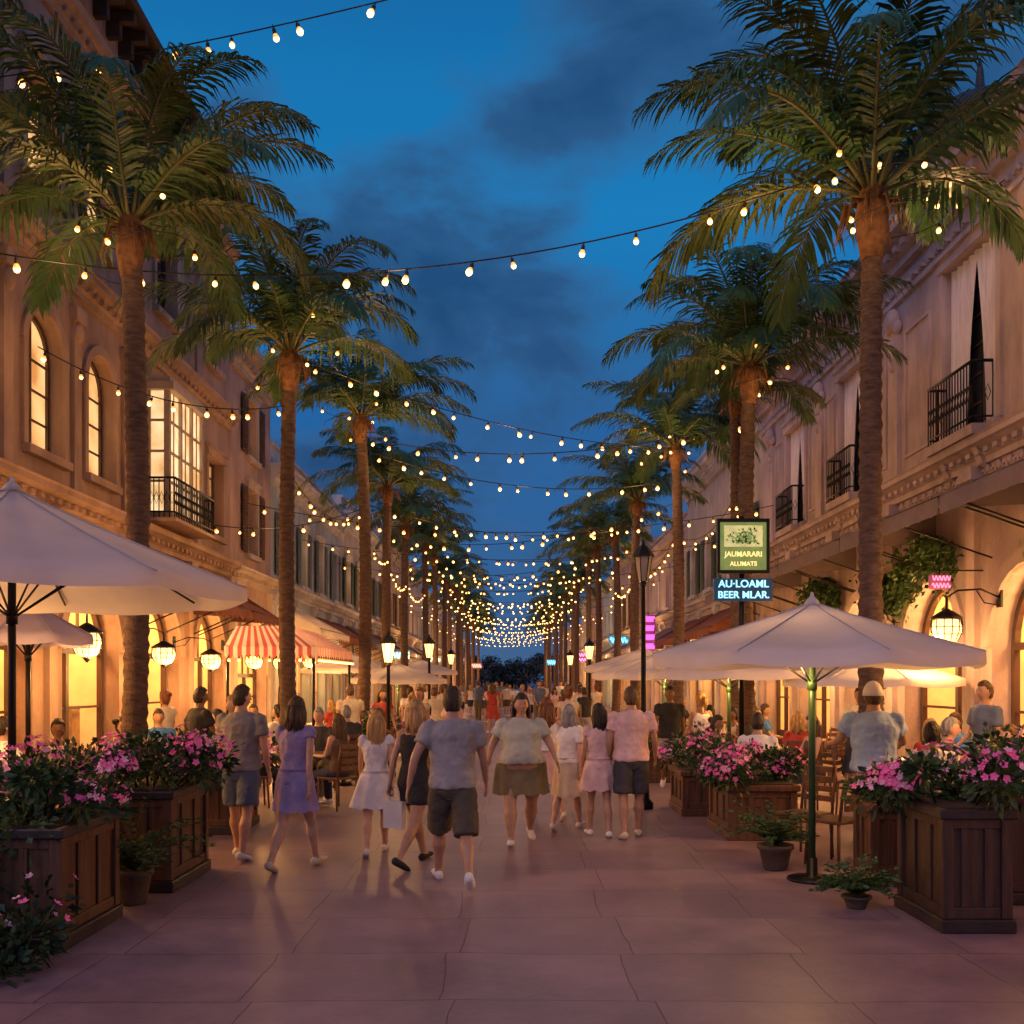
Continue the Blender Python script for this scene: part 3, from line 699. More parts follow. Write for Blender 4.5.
def balcony(rt, P, a, b, z, d=.6, hh=.9, slab=True):
    m = MB(); pbox(m, P, a, b, z-(.14 if slab else .06), z, .05, d, 0)
    if slab:
        for s_ in (a+.15, b-.3): extr(m, P, s_, s_+.15, [(.0,z-.55),(.1,z-.5),(d-.1,z-.2),(d-.1,z-.142),(0,z-.142)], 0)
    m.obj('balcony_slab', [rt_trim[0]], rt)
    g = MB()
    for (p, q) in ((P(a+.03,z,.02),P(a+.03,z,d-.03)),(P(a+.03,z,d-.03),P(b-.03,z,d-.03)),(P(b-.03,z,d-.03),P(b-.03,z,.02))):
        p = Vector(p); q = Vector(q); g.tube([p+Vector((0,0,hh)), q+Vector((0,0,hh))], .022, 6); g.tube([p+Vector((0,0,.1)), q+Vector((0,0,.1))], .015, 6)
        n = max(2, int((q-p).length/.09))
        for k in range(n+1):
            t = p.lerp(q, k/n); g.tube([t+Vector((0,0,.0)), t+Vector((0,0,hh))], .010, 4)
            if k < n:
                c_ = p.lerp(q, (k+.5)/n)+Vector((0,0,hh/2)); dd = (q-p).normalized()*.04
                g.tube([c_-dd, c_+Vector((0,0,.11)), c_+dd, c_-Vector((0,0,.11)), c_-dd], .007, 4, ref=(.3,.4,.8))
    g.obj('balcony_railing', [M_iron], rt)
def awning(rt, P, s0, s1, zw, ze, ext, m, drop=.22, scal=True):
    a = MB(); n = max(2, int((s1-s0)/.35))
    for k in range(n):
        u, v = s0+(s1-s0)*k/n, s0+(s1-s0)*(k+1)/n
        pr = [(.03,zw),(ext*.5,zw+(ze-zw)*.5-.05),(ext,ze)]
        for i in range(2): a.quad(P(u,pr[i][1],pr[i][0]), P(v,pr[i][1],pr[i][0]), P(v,pr[i+1][1],pr[i+1][0]), P(u,pr[i+1][1],pr[i+1][0]), 0)
        c = (u+v)/2; lo = .6 if scal else .95
        a.add([P(u,ze,ext), P(v,ze,ext), P(v,ze-drop*lo,ext), P(v+(c-v)*.5,ze-drop*(.92 if scal else .95),ext+.01), P(c,ze-drop,ext), P(u+(c-u)*.5,ze-drop*(.92 if scal else .95),ext+.01), P(u,ze-drop*lo,ext)], [tuple(range(7))], 0)
    for s_ in (s0, s1): a.add([P(s_,zw,.03), P(s_,ze,ext), P(s_,ze-drop*.6,ext), P(s_,ze-drop*.3,.03)], [(0,1,2,3)], 0)
    a.tube([P(s0,ze,ext-.02), P(s1,ze,ext-.02)], .02, 6, 1)
    for s_ in (s0+.05, (s0+s1)/2, s1-.05): a.tube([P(s_,ze,ext-.03), P(s_,ze-.5,.02)], .014, 5, 1)
    a.obj('awning', [m, M_iron], rt)

def building(label, side, W, y0, y1, H, wm, tm, floors, arches=True, fm=None, roof='cornice', bw=3.1, band=None, depth=9, shoptop=3.4, shopgap=.9, shutter=None, near=True, far=False, parapet=True):
    P = lambda s, z, n: (side*(W-n), s, z)
    fm = fm or M_frame; rt_trim[0] = tm
    rt = root('building', (side*(W+depth/2), (y0+y1)/2, 0), label, 'building', 'buildings along the street')
    nb = max(1, round((y1-y0)/bw)); b = (y1-y0)/nb; ops = []
    gs = [(y0+b*k+shopgap/2, y0+b*(k+1)-shopgap/2) for k in range(nb)]
    for (a, c) in gs: ops.append((a, c, 0.0, shoptop, arches, 'shop'))
    for fl in floors:
        if isinstance(fl, list): ops += fl
        else:
            za, zb, ww, arch, kinds = fl
            for k in range(nb):
                c = y0+b*(k+.5); ops.append((c-ww/2, c+ww/2, za, zb, arch, R.choice(kinds)))
    wl = MB(); facade_wall(wl, P, y0, y1, 0, H, ops, .36)
    for s_ in (y0, y1): wl.quad(P(s_,0,0), P(s_,0,-depth), P(s_,H,-depth), P(s_,H,0))
    wl.quad(P(y0,0,-depth), P(y1,0,-depth), P(y1,H,-depth), P(y0,H,-depth))
    wl.quad(P(y0,H,0), P(y1,H,0), P(y1,H,-depth), P(y0,H,-depth))
    wl.obj('wall', [wm], rt)
    tr = MB()
    for z in (band or [shoptop+.75]): cornice(tr, P, y0+.01, y1-.01, z, .7, .26 if not far else 0)
    if not far:
        for (a, c) in gs:
            if arches: arcband(tr, P, (a+c)/2, shoptop-(c-a)/2, (c-a)/2+.003, (c-a)/2+.2, -.02, .06)
        xs = sorted(set([y0+shopgap/4]+[(gs[k][1]+gs[k+1][0])/2 for k in range(len(gs)-1)]+[y1-shopgap/4]))
        zt = (band or [shoptop+.75])[0]
        for s_ in xs:
            pbox(tr, P, s_-.17, s_+.17, .0, .4, -.02, .14); pbox(tr, P, s_-.13, s_+.13, .4, zt-.3, -.02, .09); pbox(tr, P, s_-.17, s_+.17, zt-.3, zt-.18, -.02, .13); pbox(tr, P, s_-.2, s_+.2, zt-.18, zt-.003, -.02, .17)
    if roof == 'cornice':
        cornice(tr, P, y0+.01, y1-.01, H-.5, 1.1, .34 if not far else 0)
        if not far and parapet:
            pbox(tr, P, y0+.01, y1-.01, H+.075, H+.55, -.3, .0); pbox(tr, P, y0+.01, y1-.01, H+.55, H+.65, -.38, .08)
    tr.obj('moulding', [tm], rt)
    if roof == 'eave':
        e = MB(); extr(e, P, y0-.3, y1+.1, [(-.3,H+.02),(.50,H-.10),(.55,H-.02),(.50,H+.08),(-2.5,H+1.3)], 0)
        s_ = y0
        while s_ < y1-.1: pbox(e, P, s_, s_+.12, H-.26, H-.105, .0, .45, 0); pbox(e, P, s_, s_+.12, H-.5, H-.262, .0, .22, 0); s_ += .5
        e.obj('roof', [mat('roof_timber', (.06,.035,.025), .8, var=.3)], rt)
    for o in ops:
        if o[5] == 'shop': shop(rt, P, o[0], o[1], o[3], o[4], near, fm)
        elif not far: window(rt, P, o, o[5], fm, far, shutter)
    if far:
        w_ = MB()
        for o in ops:
            if o[5] != 'shop': w_.quad(P(o[0],o[2],-.2), P(o[1],o[2],-.2), P(o[1],o[3],-.2), P(o[0],o[3],-.2), 0 if o[5] == 'lit' else 1)
        x_ = w_.obj('windows', [M_lit, M_glassd], rt); x_['kind'] = 'stuff'
    return rt, P, gs

A_wall = stucco('stucco_tan', (.42,.28,.215)); A_trim = stucco('stone_tan', (.47,.32,.24))
B_wall = stucco('stucco_rose', (.52,.42,.42)); B_trim = stucco('stone_rose', (.58,.46,.45))
C_wall = stucco('stucco_paleblue', (.40,.48,.54)); C_trim = stucco('stone_white', (.62,.60,.60))
D_wall = stucco('stucco_cream', (.56,.47,.38)); E_wall = stucco('stucco_peach', (.52,.36,.28))
M_awnbr = mat('awning_brown', (.17,.065,.045), .85, var=.15, translucent=.2)
M_awngr = mat('awning_grey', (.20,.155,.165), .85, var=.12, translucent=.12)
M_awnw = mat('awning_white', (.60,.54,.50), .85, var=.1, translucent=.3)
M_awnr = mat('awning_red', (.50,.12,.13), .85, var=.15, translucent=.3)
rtA, PA, gA = building('tall tan stucco building with arched windows and deep eaves', -1, 6.5, 5, 23, 12.6, A_wall, A_trim,
   [[(8.4,9.4,4.95,6.85,True,'lit'),(11.2,12.2,4.95,6.85,True,'lit'),(13.35,14.45,4.95,6.9,True,'lit'),(15.25,16.3,4.95,6.9,True,'lit'),(21.3,22.4,4.95,6.6,False,'dim'),
     (8.4,9.3,8.6,10.0,False,'dim'),(11.2,12.1,8.6,10.0,False,'dark'),(13.3,14.3,8.6,10.1,False,'lit'),(15.2,16.2,8.6,10.1,False,'lit'),(18.2,19.3,8.6,10.0,False,'dark'),(21.2,22.2,8.6,10.0,False,'dim')]],
   roof='eave', band=[4.15,7.5,11.2], shoptop=3.3)
by = MB(); s0, s1, z0, z1, nn = 17.75, 19.7, 4.8, 6.95, .42
pbox(by, PA, s0-.05, s1+.05, z0-.12, z0, .0, nn+.05); pbox(by, PA, s0-.08, s1+.08, z1, z1+.14, .0, nn+.1); pbox(by, PA, s0-.02, s1+.02, z1+.14, z1+.24, .0, nn+.02)
for s_ in (s0, s0+.62, s0+1.24, s1-.09): pbox(by, PA, s_, s_+.09, z0, z1, nn-.1, nn)
for s_ in (s0, s1-.09): pbox(by, PA, s_, s_+.09, z0, z1, .0, .08)
for z in (z0+.52, z0+1.05, z0+1.6): pbox(by, PA, s0+.09, s1-.09, z, z+.045, nn-.08, nn-.02); pbox(by, PA, s0+.02, s0+.07, z, z+.045, .08, nn-.1); pbox(by, PA, s1-.07, s1-.02, z, z+.045, .08, nn-.1)
for k in (1, 3, 5): s_ = s0+.325*k; pbox(by, PA, s_, s_+.03, z0, z1, nn-.075, nn-.03)
bw_ = by.obj('bay_window', [M_framew], rtA)
bp_ = MB(); bp_.quad(PA(s0,z0,nn-.05), PA(s1,z0,nn-.05), PA(s1,z1,nn-.05), PA(s0,z1,nn-.05)); bp_.quad(PA(s0+.045,z0,0), PA(s0+.045,z0,nn-.052), PA(s0+.045,z1,nn-.052), PA(s0+.045,z1,0)); bp_.quad(PA(s1-.045,z0,0), PA(s1-.045,z0,nn-.052), PA(s1-.045,z1,nn-.052), PA(s1-.045,z1,0))
o_ = bp_.obj('window_pane', [glow_mat('bay_lit', (.60,.34,.12), (1,.74,.42), 1.15, 2.2)]); o_.parent = bw_
rt_trim[0] = A_trim
balcony(rtA, PA, 17.55, 19.9, 4.66, .6, .7, slab=False)
awning(rtA, PA, 17.3, 20.2, 3.95, 3.2, 1.2, M_awnbr); awning(rtA, PA, 20.5, 22.8, 3.95, 3.2, 1.2, M_awnbr)
fz = MB(); s_ = 5.3
while s_ < 22.8:
    arcband(fz, PA, s_, 3.82, .05, .10, -.01, .045, n=8); fz.sphere(PA(s_, 3.98, .03), (.03,.045,.045), 8, 5); s_ += .28
pbox(fz, PA, 5.1, 22.9, 3.70, 3.78, -.01, .05)
for s_ in (12.8, 14.85, 16.75, 20.6):
    pbox(fz, PA, s_-.12, s_+.12, 4.55, 7.35, -.01, .06); pbox(fz, PA, s_-.17, s_+.17, 7.1, 7.3, -.01, .12); fz.sphere(PA(s_, 6.95, .06), (.08,.13,.16), 10, 8)
    pbox(fz, PA, s_-.10, s_+.10, 7.95, 11.0, -.01, .05); fz.sphere(PA(s_, 10.8, .06), (.08,.13,.16), 10, 8)
fz.obj('frieze', [A_trim], rtA)
building('narrow peach stucco building with shuttered window', -1, 6.5, 23.02, 26.9, 9.6, E_wall, D_wall, [(4.9,6.5,.9,False,['dark']),(7.3,8.7,.9,False,['dim'])], band=[4.1], shutter=mat('shutter_brown', (.10,.05,.03), .7), parapet=False)
rtC, PC, gC = building('pale blue building with grey shutters', -1, 6.5, 26.92, 38, 7.6, C_wall, C_trim, [(4.7,6.4,.85,False,['lit','dark','dim'])], arches=False, fm=M_framew, shutter=mat('shutter_grey', (.12,.16,.18), .7), bw=2.7)
awning(rtC, PC, 27.2, 32, 3.9, 3.2, 1.3, M_awnw); awning(rtC, PC, 32.5, 37.5, 3.9, 3.2, 1.3, M_awnbr)
rtR, PR_, gR = building('rose stucco building with iron balconies and grey awnings', 1, 6.5, 8, 26, 9.1, B_wall, B_trim,
   [[(10.2,11.5,5.3,7.7,False,'curtain'),(13.35,15.0,5.3,7.9,False,'curtain'),(18.3,19.8,5.3,7.7,False,'curtain'),(22.1,23.6,5.3,7.6,False,'curtain')]], band=[4.75], shoptop=3.3, parapet=False)
for (a, b) in ((13.45,14.95),(18.35,19.75),(22.15,23.55),(10.1,11.6)):
    rt_trim[0] = B_trim; balcony(rtR, PR_, a, b, 5.26, .32, .85)
for k in range(5): awning(rtR, PR_, 8.2+k*3.55, 8.2+k*3.55+3.5, 4.55, 3.95, 1.5, M_awngr, scal=False)
orn = MB()
for s_ in (12.4, 16.9, 21.0, 24.9):
    pbox(orn, PR_, s_-.2, s_+.2, 5.15, 7.75, -.01, .07); orn.sphere(PR_(s_, 7.85, .08), (.12,.22,.2), 10, 8); orn.sphere(PR_(s_-.18, 7.7, .06), (.08,.12,.12), 8, 6); orn.sphere(PR_(s_+.18, 7.7, .06), (.08,.12,.12), 8, 6)
    for z in (7.45, 7.25, 7.08): orn.sphere(PR_(s_, z, .07), (.07,.10-(7.45-z)*.1,.1), 8, 6)
s_ = 8.2
while s_ < 25.8:
    orn.sphere(PR_(s_, 4.68, .02), (.04,.06,.06), 8, 5); arcband(orn, PR_, s_+.15, 4.62, .05,.08,-.01,.03,n=6)
    arcband(orn, PR_, s_+.1, 8.3, .05,.10,-.01,.05,n=6); s_ += .3
pbox(orn, PR_, 8.1, 25.9, 8.12, 8.2, -.01, .06)
for (a, b) in ((8.6,9.9),(11.85,12.1),(15.5,16.5),(17.3,17.9),(20.1,20.7),(21.3,21.8),(23.9,24.6)):   # raised wall panels
    for q in ((a,b,5.45,5.5),(a,b,7.5,7.55)): pbox(orn, PR_, q[0], q[1], q[2], q[3], -.01, .035)
    for q in ((a,a+.05),(b-.05,b)): pbox(orn, PR_, q[0], q[1], 5.5, 7.5, -.01, .035)
orn.obj('carved_ornament', [B_trim], rtR)
tu = MB(); cx, cy = 7.3, 15.6
tu.lathe([(1.15,9.1),(1.15,9.35),(1.3,9.4),(1.3,9.52)], (cx,cy,0), 24, 0); tu.lathe([(1.22,9.52),(1.18,9.9),(1.0,10.35),(.66,10.7),(.2,10.9),(.08,10.95),(.05,11.3),(.01,11.5)], (cx,cy,0), 24, 1)
tu.obj('turret', [B_trim, mat('slate', (.05,.045,.06), .5, var=.3, scale=8, bump=.4)], rtR)
building('tall plain rose stucco building at the corner', 1, 6.5, 1, 7.98, 11.2, B_wall, B_trim, [(5.3,7.2,1.1,False,['dark']),(8.3,9.8,1.1,False,['dark'])], near=False)
walls = [B_wall, D_wall, C_wall, E_wall, A_wall]; trims = [B_trim, C_trim, C_trim, D_wall, A_trim]
wn = ['rose', 'cream', 'pale blue', 'peach', 'tan']
shm = [None, mat('shutter_green', (.04,.09,.07), .7), None, mat('shutter_brown', (.10,.05,.03), .7), None]
for side, y, seq in ((1, 26.02, [1,0,3,2,4,1,0,3,2,1]), (-1, 38.02, [1,3,0,2,1,4,0,3,1])):
    for q, k in enumerate(seq):
        L_ = R.choice([9.,11.,12.]); H = R.choice([7.4,8.2,8.8]) if y < 80 else R.choice([7,8.5,10]); fr = y > 58
        rt, P, g = building('%s stucco building with shops and %s windows' % (wn[k], 'shuttered' if shm[k] else 'plain'), side, 6.5, y, y+L_, H, walls[k], trims[k], [(4.8,6.5,1.0,R.random()<.4,['lit','dark','dim','curtain'])], arches=R.random()<.5, near=(y < 30), far=fr, shutter=None if fr else shm[k])
        if y < 70:
            n = 2; w = L_/n
            for j in range(n): awning(rt, P, y+w*j+.3, y+w*(j+1)-.3, 3.95, 3.2, 1.3, R.choice([M_awnw, M_awnbr, M_awngr]))
            if y > 30: lamp(P(y+L_/2, 2.6, 1.9), 300, parent=rt)
        else: lamp(P(y+L_/2, 2.6, 1.8), 330, parent=rt)
        y += L_+.02
M_far = mat('distant_foliage', (.035,.05,.05), .8, var=.5, scale=2)
rf = random.Random(8)
for x, y, h in ((-9,158,7.5),(-5,160,6),(-1.5,163,5),(2.2,162,5.4),(6,159,6.4),(10,158,8),(-13,160,9)):
    r = root('distant_tree', (x,y,0), 'dark broad leafy tree at the end of the street', 'tree', 'trees at the end of the street'); t = MB()
    t.tube([(0,0,0),(.1,0,h*.3),(0,.1,h*.6)], [.3,.22,.1], 8)
    for k in range(5): a = k*1.257; t.tube([(0,0,h*.3),(cos(a)*h*.15,sin(a)*h*.15,h*.5),(cos(a)*h*.27,sin(a)*h*.27,h*.65)], [.12,.08,.03], 6)
    t.obj('trunk', [M_dead], r, False); c = MB(); cl = [(rf.gauss(0,h*.26), rf.gauss(0,h*.2), h*rf.uniform(.2,.85), rf.uniform(.8,1.6)) for _ in range(20)]
    for _ in range(2200):
        q = rf.choice(cl); d = Vector((rf.gauss(0,1),rf.gauss(0,1),rf.gauss(0,1))).normalized(); p = Vector(q[:3])+d*q[3]*rf.random()**.4; u = d.cross(Vector((.2,.5,.8))).normalized()*.18; v = d.cross(u).normalized()*.18; c.quad(p-u, p-v, p+u, p+v)
    c.obj('crown', [M_far], r, False)

# ------------------------------------------------------------------ wall lanterns
def lantern_proto():
    r = root('wall_lantern'); b = MB()
    b.tube([(-.7,0,.50),(-.45,0,.62),(-.15,0,.60),(0,0,.50),(0,0,.30)], .016, 6); b.box(-.72,-.69,-.07,.07,.35,.65); b.tube([(-.7,0,.38),(-.5,0,.42),(-.4,0,.6)], .01, 6); b.obj('bracket', [M_iron], r, False)
    g = MB(); g.lathe([(.04,-.2),(.13,-.15),(.185,-.03),(.19,.06),(.15,.16),(.10,.2)], n=16); g.obj('globe', [M_lampglass], r, False)
    c = MB(); c.lathe([(.20,.17),(.205,.2),(.10,.28),(.03,.33)], n=16); c.lathe([(.01,-.27),(.05,-.22),(.06,-.19)], n=10)
    for k in range(12):
        a = k*pi/6; c.tube([(cos(a)*.06,sin(a)*.06,-.19),(cos(a)*.15,sin(a)*.15,-.13),(cos(a)*.2,sin(a)*.2,0),(cos(a)*.2,sin(a)*.2,.1),(cos(a)*.19,sin(a)*.19,.18)], .007, 4)
    for z, q in ((-.05,.195),(.06,.202)): c.tube([(cos(k*pi/8)*q, sin(k*pi/8)*q, z) for k in range(17)], .006, 4, ref=(0,0,1))
    c.obj('cage', [M_iron], r, False); return r
LN = lantern_proto(); first = True
for (side, y, z) in [(-1,10.5,2.25),(-1,13.6,2.28),(-1,16.6,2.2),(-1,19.2,2.15),(-1,22.4,2.2),(-1,25,2.2),(1,9.9,2.4),(1,13.3,2.45),(1,16.6,2.4),(1,20,2.4),(1,23.4,2.4),(-1,28.5,2.3),(-1,33,2.3),(1,28,2.3),(1,33,2.3)]:
    o = LN if first else dup(LN); first = False
    o.location = (side*5.78, y, z); o.rotation_euler = (0,0, 0 if side < 0 else pi)
    sc_ = .75 if side < 0 and y > 15 else .9; o.scale = (1,sc_,sc_)
    tag(o, 'black caged wall lantern with glowing globe on the facade', 'wall lantern', 'lanterns on the facades')
    lamp((side*5.62, y, z-.15), 165, (1,.48,.14), .18)
# ------------------------------------------------------------------ striped awning kiosk
k = root('awning_kiosk', (-4.5,20,0), 'red and white striped scalloped canopy on posts', 'awning')
a = MB(); x0, x1, y0, y1, ze, zt = -5.35, -3.65, 18.6, 22.8, 2.42, 2.85
def strip(p0, p1, q0, q1, n):
    for i in range(n):
        t0, t1 = i/n, (i+1)/n; A0 = Vector(p0).lerp(Vector(p1), t0); A1 = Vector(p0).lerp(Vector(p1), t1); B0 = Vector(q0).lerp(Vector(q1), t0); B1 = Vector(q0).lerp(Vector(q1), t1)
        a.quad(A0, A1, B1, B0, i % 2); c = (A0+A1)/2; D = Vector((0,0,1)); a.add([A0, A1, A1-D*.14, A1.lerp(c,.5)-D*.2, c-D*.22, A0.lerp(c,.5)-D*.2, A0-D*.14], [tuple(range(7))], i % 2)
strip((x0,y0,ze),(x1,y0,ze),(x0,y0+.8,zt),(x1-.7,y0+.8,zt), 21); strip((x1,y0,ze),(x1,y1,ze),(x1-.7,y0+.8,zt),(x1-.7,y1-.5,zt), 50)
strip((x1,y1,ze),(x0,y1,ze),(x1-.7,y1-.5,zt),(x0,y1-.5,zt), 21)
a.quad((x0,y0+.8,zt),(x1-.7,y0+.8,zt),(x1-.7,y1-.5,zt),(x0,y1-.5,zt),0)
a.obj('canopy', [mat('stripe_white', (.74,.64,.62), .8, var=.1, translucent=.3), M_awnr], k)
for x, y in ((x0+.05,y0+.05),(x1-.05,y0+.05),(x1-.05,y1-.05),(x0+.05,y1-.05)):
    p = MB(); p.tube([(x,y,0),(x,y,ze+.02)], .03, 8); p.obj('post', [M_iron], k)
def fairy(P0, P1, n, par):
    for i in range(n):
        q = Vector(P0).lerp(Vector(P1), (i+.5)/n); b = mkobj('bulb', BULB, par, False); b.location = q-par.location; b.scale = (.8,.8,.8)
fairy((x0,y0-.04,ze-.2), (x1,y0-.04,ze-.2), 9, k); fairy((x1+.04,y0,ze-.2), (x1+.04,y1,ze-.2), 18, k)
lamp((-4.5,19.8,2.0), 70, r=.2, parent=k)

# ------------------------------------------------------------------ umbrellas
def umbrella(R_, zr, za, poleM=None, mm=None):
    r = root('patio_umbrella'); n = 8; sub = 6; rows = 7; vs = []
    for i in range(rows+1):
        t = i/rows
        for k in range(n*sub):
            a = 2*pi*k/(n*sub); f = (k % sub)/sub; pol = cos(pi/n)/cos((a % (2*pi/n))-pi/n); rad = R_*t*(pol*.5+.5*(1-.06*sin(pi*f)))
            z = za+(zr-za)*(t**.92)-.06*sin(pi*f)*t*(1-t*.4)
            vs.append((cos(a)*rad+.001*cos(a), sin(a)*rad+.001*sin(a), z))
    m_ = n*sub
    for k in range(m_): v = vs[rows*m_+k]; vs.append((v[0]*1.002, v[1]*1.002, v[2]-.10))
    fs = [(i*m_+k, i*m_+(k+1)%m_, (i+1)*m_+(k+1)%m_, (i+1)*m_+k) for i in range(rows+1) for k in range(m_)]
    c = MB(); c.add(vs, fs, 0, True)
    for k in range(n): c.tube([Vector(vs[i*m_+k*sub])+Vector((0,0,.004)) for i in range(rows+1)], .007, 4)
    c.lathe([(.09,za-.035),(.05,za+.02),(.02,za+.05),(.012,za+.09)], n=12)
    c.obj('canopy', [mm or M_canvas], r, False)
    ri = MB()
    for k in range(n):
        a = 2*pi*k/n; ri.tube([(cos(a)*.03,sin(a)*.03,za-.04),(cos(a)*R_*.98,sin(a)*R_*.98,zr-.03)], .011, 5); ri.tube([(cos(a)*.03,sin(a)*.03,zr-.25),(cos(a)*R_*.5,sin(a)*R_*.5,(za+zr)/2-.03)], .009, 5)
    ri.obj('ribs', [M_iron], r, False)
    p = MB(); p.tube([(0,0,.03),(0,0,za)], .032, 12); p.lathe([(.045,zr-.32),(.045,zr-.2)], n=10); p.obj('pole', [poleM or M_iron], r, False)
    b = MB(); b.lathe([(.22,0),(.22,.02),(.19,.03),(.05,.04),(.045,.2)], n=20); b.obj('base', [M_iron], r, False)
    return r
GU = 'parasols over the cafe tables'
u = umbrella(1.82, 2.56, 3.34); u.location = (-4.0,8.0,0); u.rotation_euler = (0,0,.2); tag(u, 'large off-white patio umbrella on a black pole', 'umbrella', GU)
u2 = umbrella(1.46, 2.03, 2.50, poleM=mat('pole_green', (.04,.09,.035), .4, .3)); u2.location = (2.70,9.0,0); u2.rotation_euler = (0,0,.1); tag(u2, 'cream patio umbrella on a green pole with lamp below', 'umbrella', GU)
g = MB(); g.lathe([(.02,-.1),(.09,-.06),(.13,.0),(.13,.03),(.05,.05)], (-.15,0,2.06), 14); g.obj('lamp', [M_lampglass], u2, False); lamp((-.15,-.1,1.82), 22, r=.1, parent=u2, world=False)
lamp((-4.4,8.8,2.1), 24, r=.1)
u3 = umbrella(.8, 2.35, 2.8, mm=mat('canvas_lilac', (.42,.38,.55), .85, var=.1, translucent=.3)); u3.location = (-6.0,12.4,0); tag(u3, 'lilac patio umbrella beside the facade', 'umbrella', GU)
for (x,y,s_) in ((3.3,15.2,.9),(5.2,14.4,.85),(2.9,19.0,.9),(4.9,22.5,1.),(-5.0,31,1.),(3.4,26,1.),(-2.9,25.4,.85),(4.2,32,1.),(-3.6,39,1.)):
    dup(u2, (x,y,0), R.random(), s_*1.05, label='cream patio umbrella over cafe tables')

# ------------------------------------------------------------------ street lamps, signs
def street_lamp(h, lit):
    r = root('street_lamp'); p = MB(); p.lathe([(.14,0),(.14,.08),(.09,.14),(.075,.5),(.05,.58),(.04,.65),(.032,h-.5),(.05,h-.48),(.035,h-.42)], n=14); p.obj('post', [M_iron], r, False)
    g = MB(); g.lathe([(.07,h-.42),(.12,h-.1),(.12,h-.08)], n=6, smooth=False); g.obj('lamp_glass', [M_lampglass if lit else mat('lamp_glass_off', (.25,.22,.2), .2, var=.1)], r, False)
    c = MB(); c.lathe([(.155,h-.08),(.15,h-.05),(.07,h+.06),(.03,h+.09),(.015,h+.16)], n=6, smooth=False)
    for k in range(6): a = k*pi/3; c.tube([(cos(a)*.072,sin(a)*.072,h-.42),(cos(a)*.122,sin(a)*.122,h-.08)], .008, 4)
    c.obj('lamp_cap', [M_iron], r, False); return r
sl = street_lamp(3.6, False); sl.location = (1.84,14.0,0); tag(sl, 'black iron street lamp with unlit lantern head', 'street lamp', 'street lamps')
s2 = street_lamp(2.55, True); s2.location = (-2.3,18.6,0); tag(s2, 'black street lamp with glowing lantern head', 'street lamp', 'street lamps'); lamp((-2.3,18.3,2.3), 40)
for (x,y) in ((-2.4,29),(2.4,31),(2.5,43),(-2.5,41)): dup(s2, (x,y,0), 0, 1.15)
def text(body, size, loc, m, parent, name='lettering'):
    cu = bpy.data.curves.new('t', 'FONT'); cu.body = body; cu.size = size; cu.align_x = 'CENTER'; cu.align_y = 'CENTER'; cu.extrude = .006; cu.offset = size*.012
    o = bpy.data.objects.new('t', cu); COL.objects.link(o); me = bpy.data.meshes.new_from_object(o.evaluated_get(bpy.context.evaluated_depsgraph_get())); bpy.data.objects.remove(o)
    me.materials.clear(); me.materials.append(m); o = mkobj(name, me, parent, False); o.location = loc; o.rotation_euler = (pi/2,0,0); return o
M_gold = mat('sign_gold', (.9,.75,.3), .4, var=0, emis=(.95,.80,.32), es=1.0)
M_neon = mat('sign_neon', (.3,.75,.95), .4, var=0, emis=(.30,.78,1), es=1.5)
sp_ = root('sign_post', (3.37,14.6,0), 'dark post carrying a green sign and a blue neon sign', 'sign')
p = MB(); p.tube([(0,.08,0),(0,.08,4.2)], .04, 10); p.lathe([(.16,0),(.16,.04),(.07,.1)], (0,.08,0), 12); p.obj('post', [M_iron], sp_, False)
sg = MB(); sg.box(-.34,.34,-.03,.03,3.40,4.10); sgo = sg.obj('sign', [mat('sign_green', (.10,.15,.05), .4, var=.5, scale=6, emis=(.17,.23,.07), es=.8)], sp_, False, .01)
f = MB()
for b in ((-.38,.38,4.10,4.15),(-.38,.38,3.35,3.40),(-.38,-.34,3.40,4.10),(.34,.38,3.40,4.10)): f.box(b[0],b[1],-.045,.045,b[2],b[3])
fo = f.obj('frame', [M_iron]); fo.parent = sgo
pic = MB(); pic.box(-.28,.28,-.038,-.031,3.74,4.05); rp = random.Random(3)
for k in range(170):
    x = rp.gauss(0,.10); z = 3.77+abs(rp.gauss(0,.10)); l = rp.uniform(.03,.07); a = rp.uniform(.3,2.8)
    if abs(x) > .24 or z > 3.98: continue
    c_, s__ = cos(a), sin(a); y_ = -.041-k*.00005
    pic.quad((x,y_,z),(x+c_*l*.5-s__*l*.2,y_,z+s__*l*.5+c_*l*.2),(x+c_*l,y_,z+s__*l),(x+c_*l*.5+s__*l*.2,y_,z+s__*l*.5-c_*l*.2), 1+k%2)
po = pic.obj('picture', [mat('sign_panel', (.50,.52,.25), .5, var=.4, scale=9, emis=(.50,.55,.25), es=.65), M_leaf2, mat('sign_leaf', (.15,.25,.06), .5, emis=(.2,.32,.08), es=.7)]); po.parent = sgo
text('JAUMARARI', .105, (0,-.04,3.63), M_gold, sgo); text('ALUMATS', .09, (0,-.04,3.49), M_gold, sgo)
s2_ = MB(); s2_.box(-.43,.43,-.04,.04,2.95,3.28); so = s2_.obj('sign', [mat('sign_navy', (.01,.02,.035), .3, var=.1, emis=(.01,.06,.12), es=.5)], sp_, False, .01)
text('AU·LOAML', .15, (0,-.05,3.195), M_neon, so); text('BEER MLAR.', .145, (0,-.05,3.035), M_neon, so)
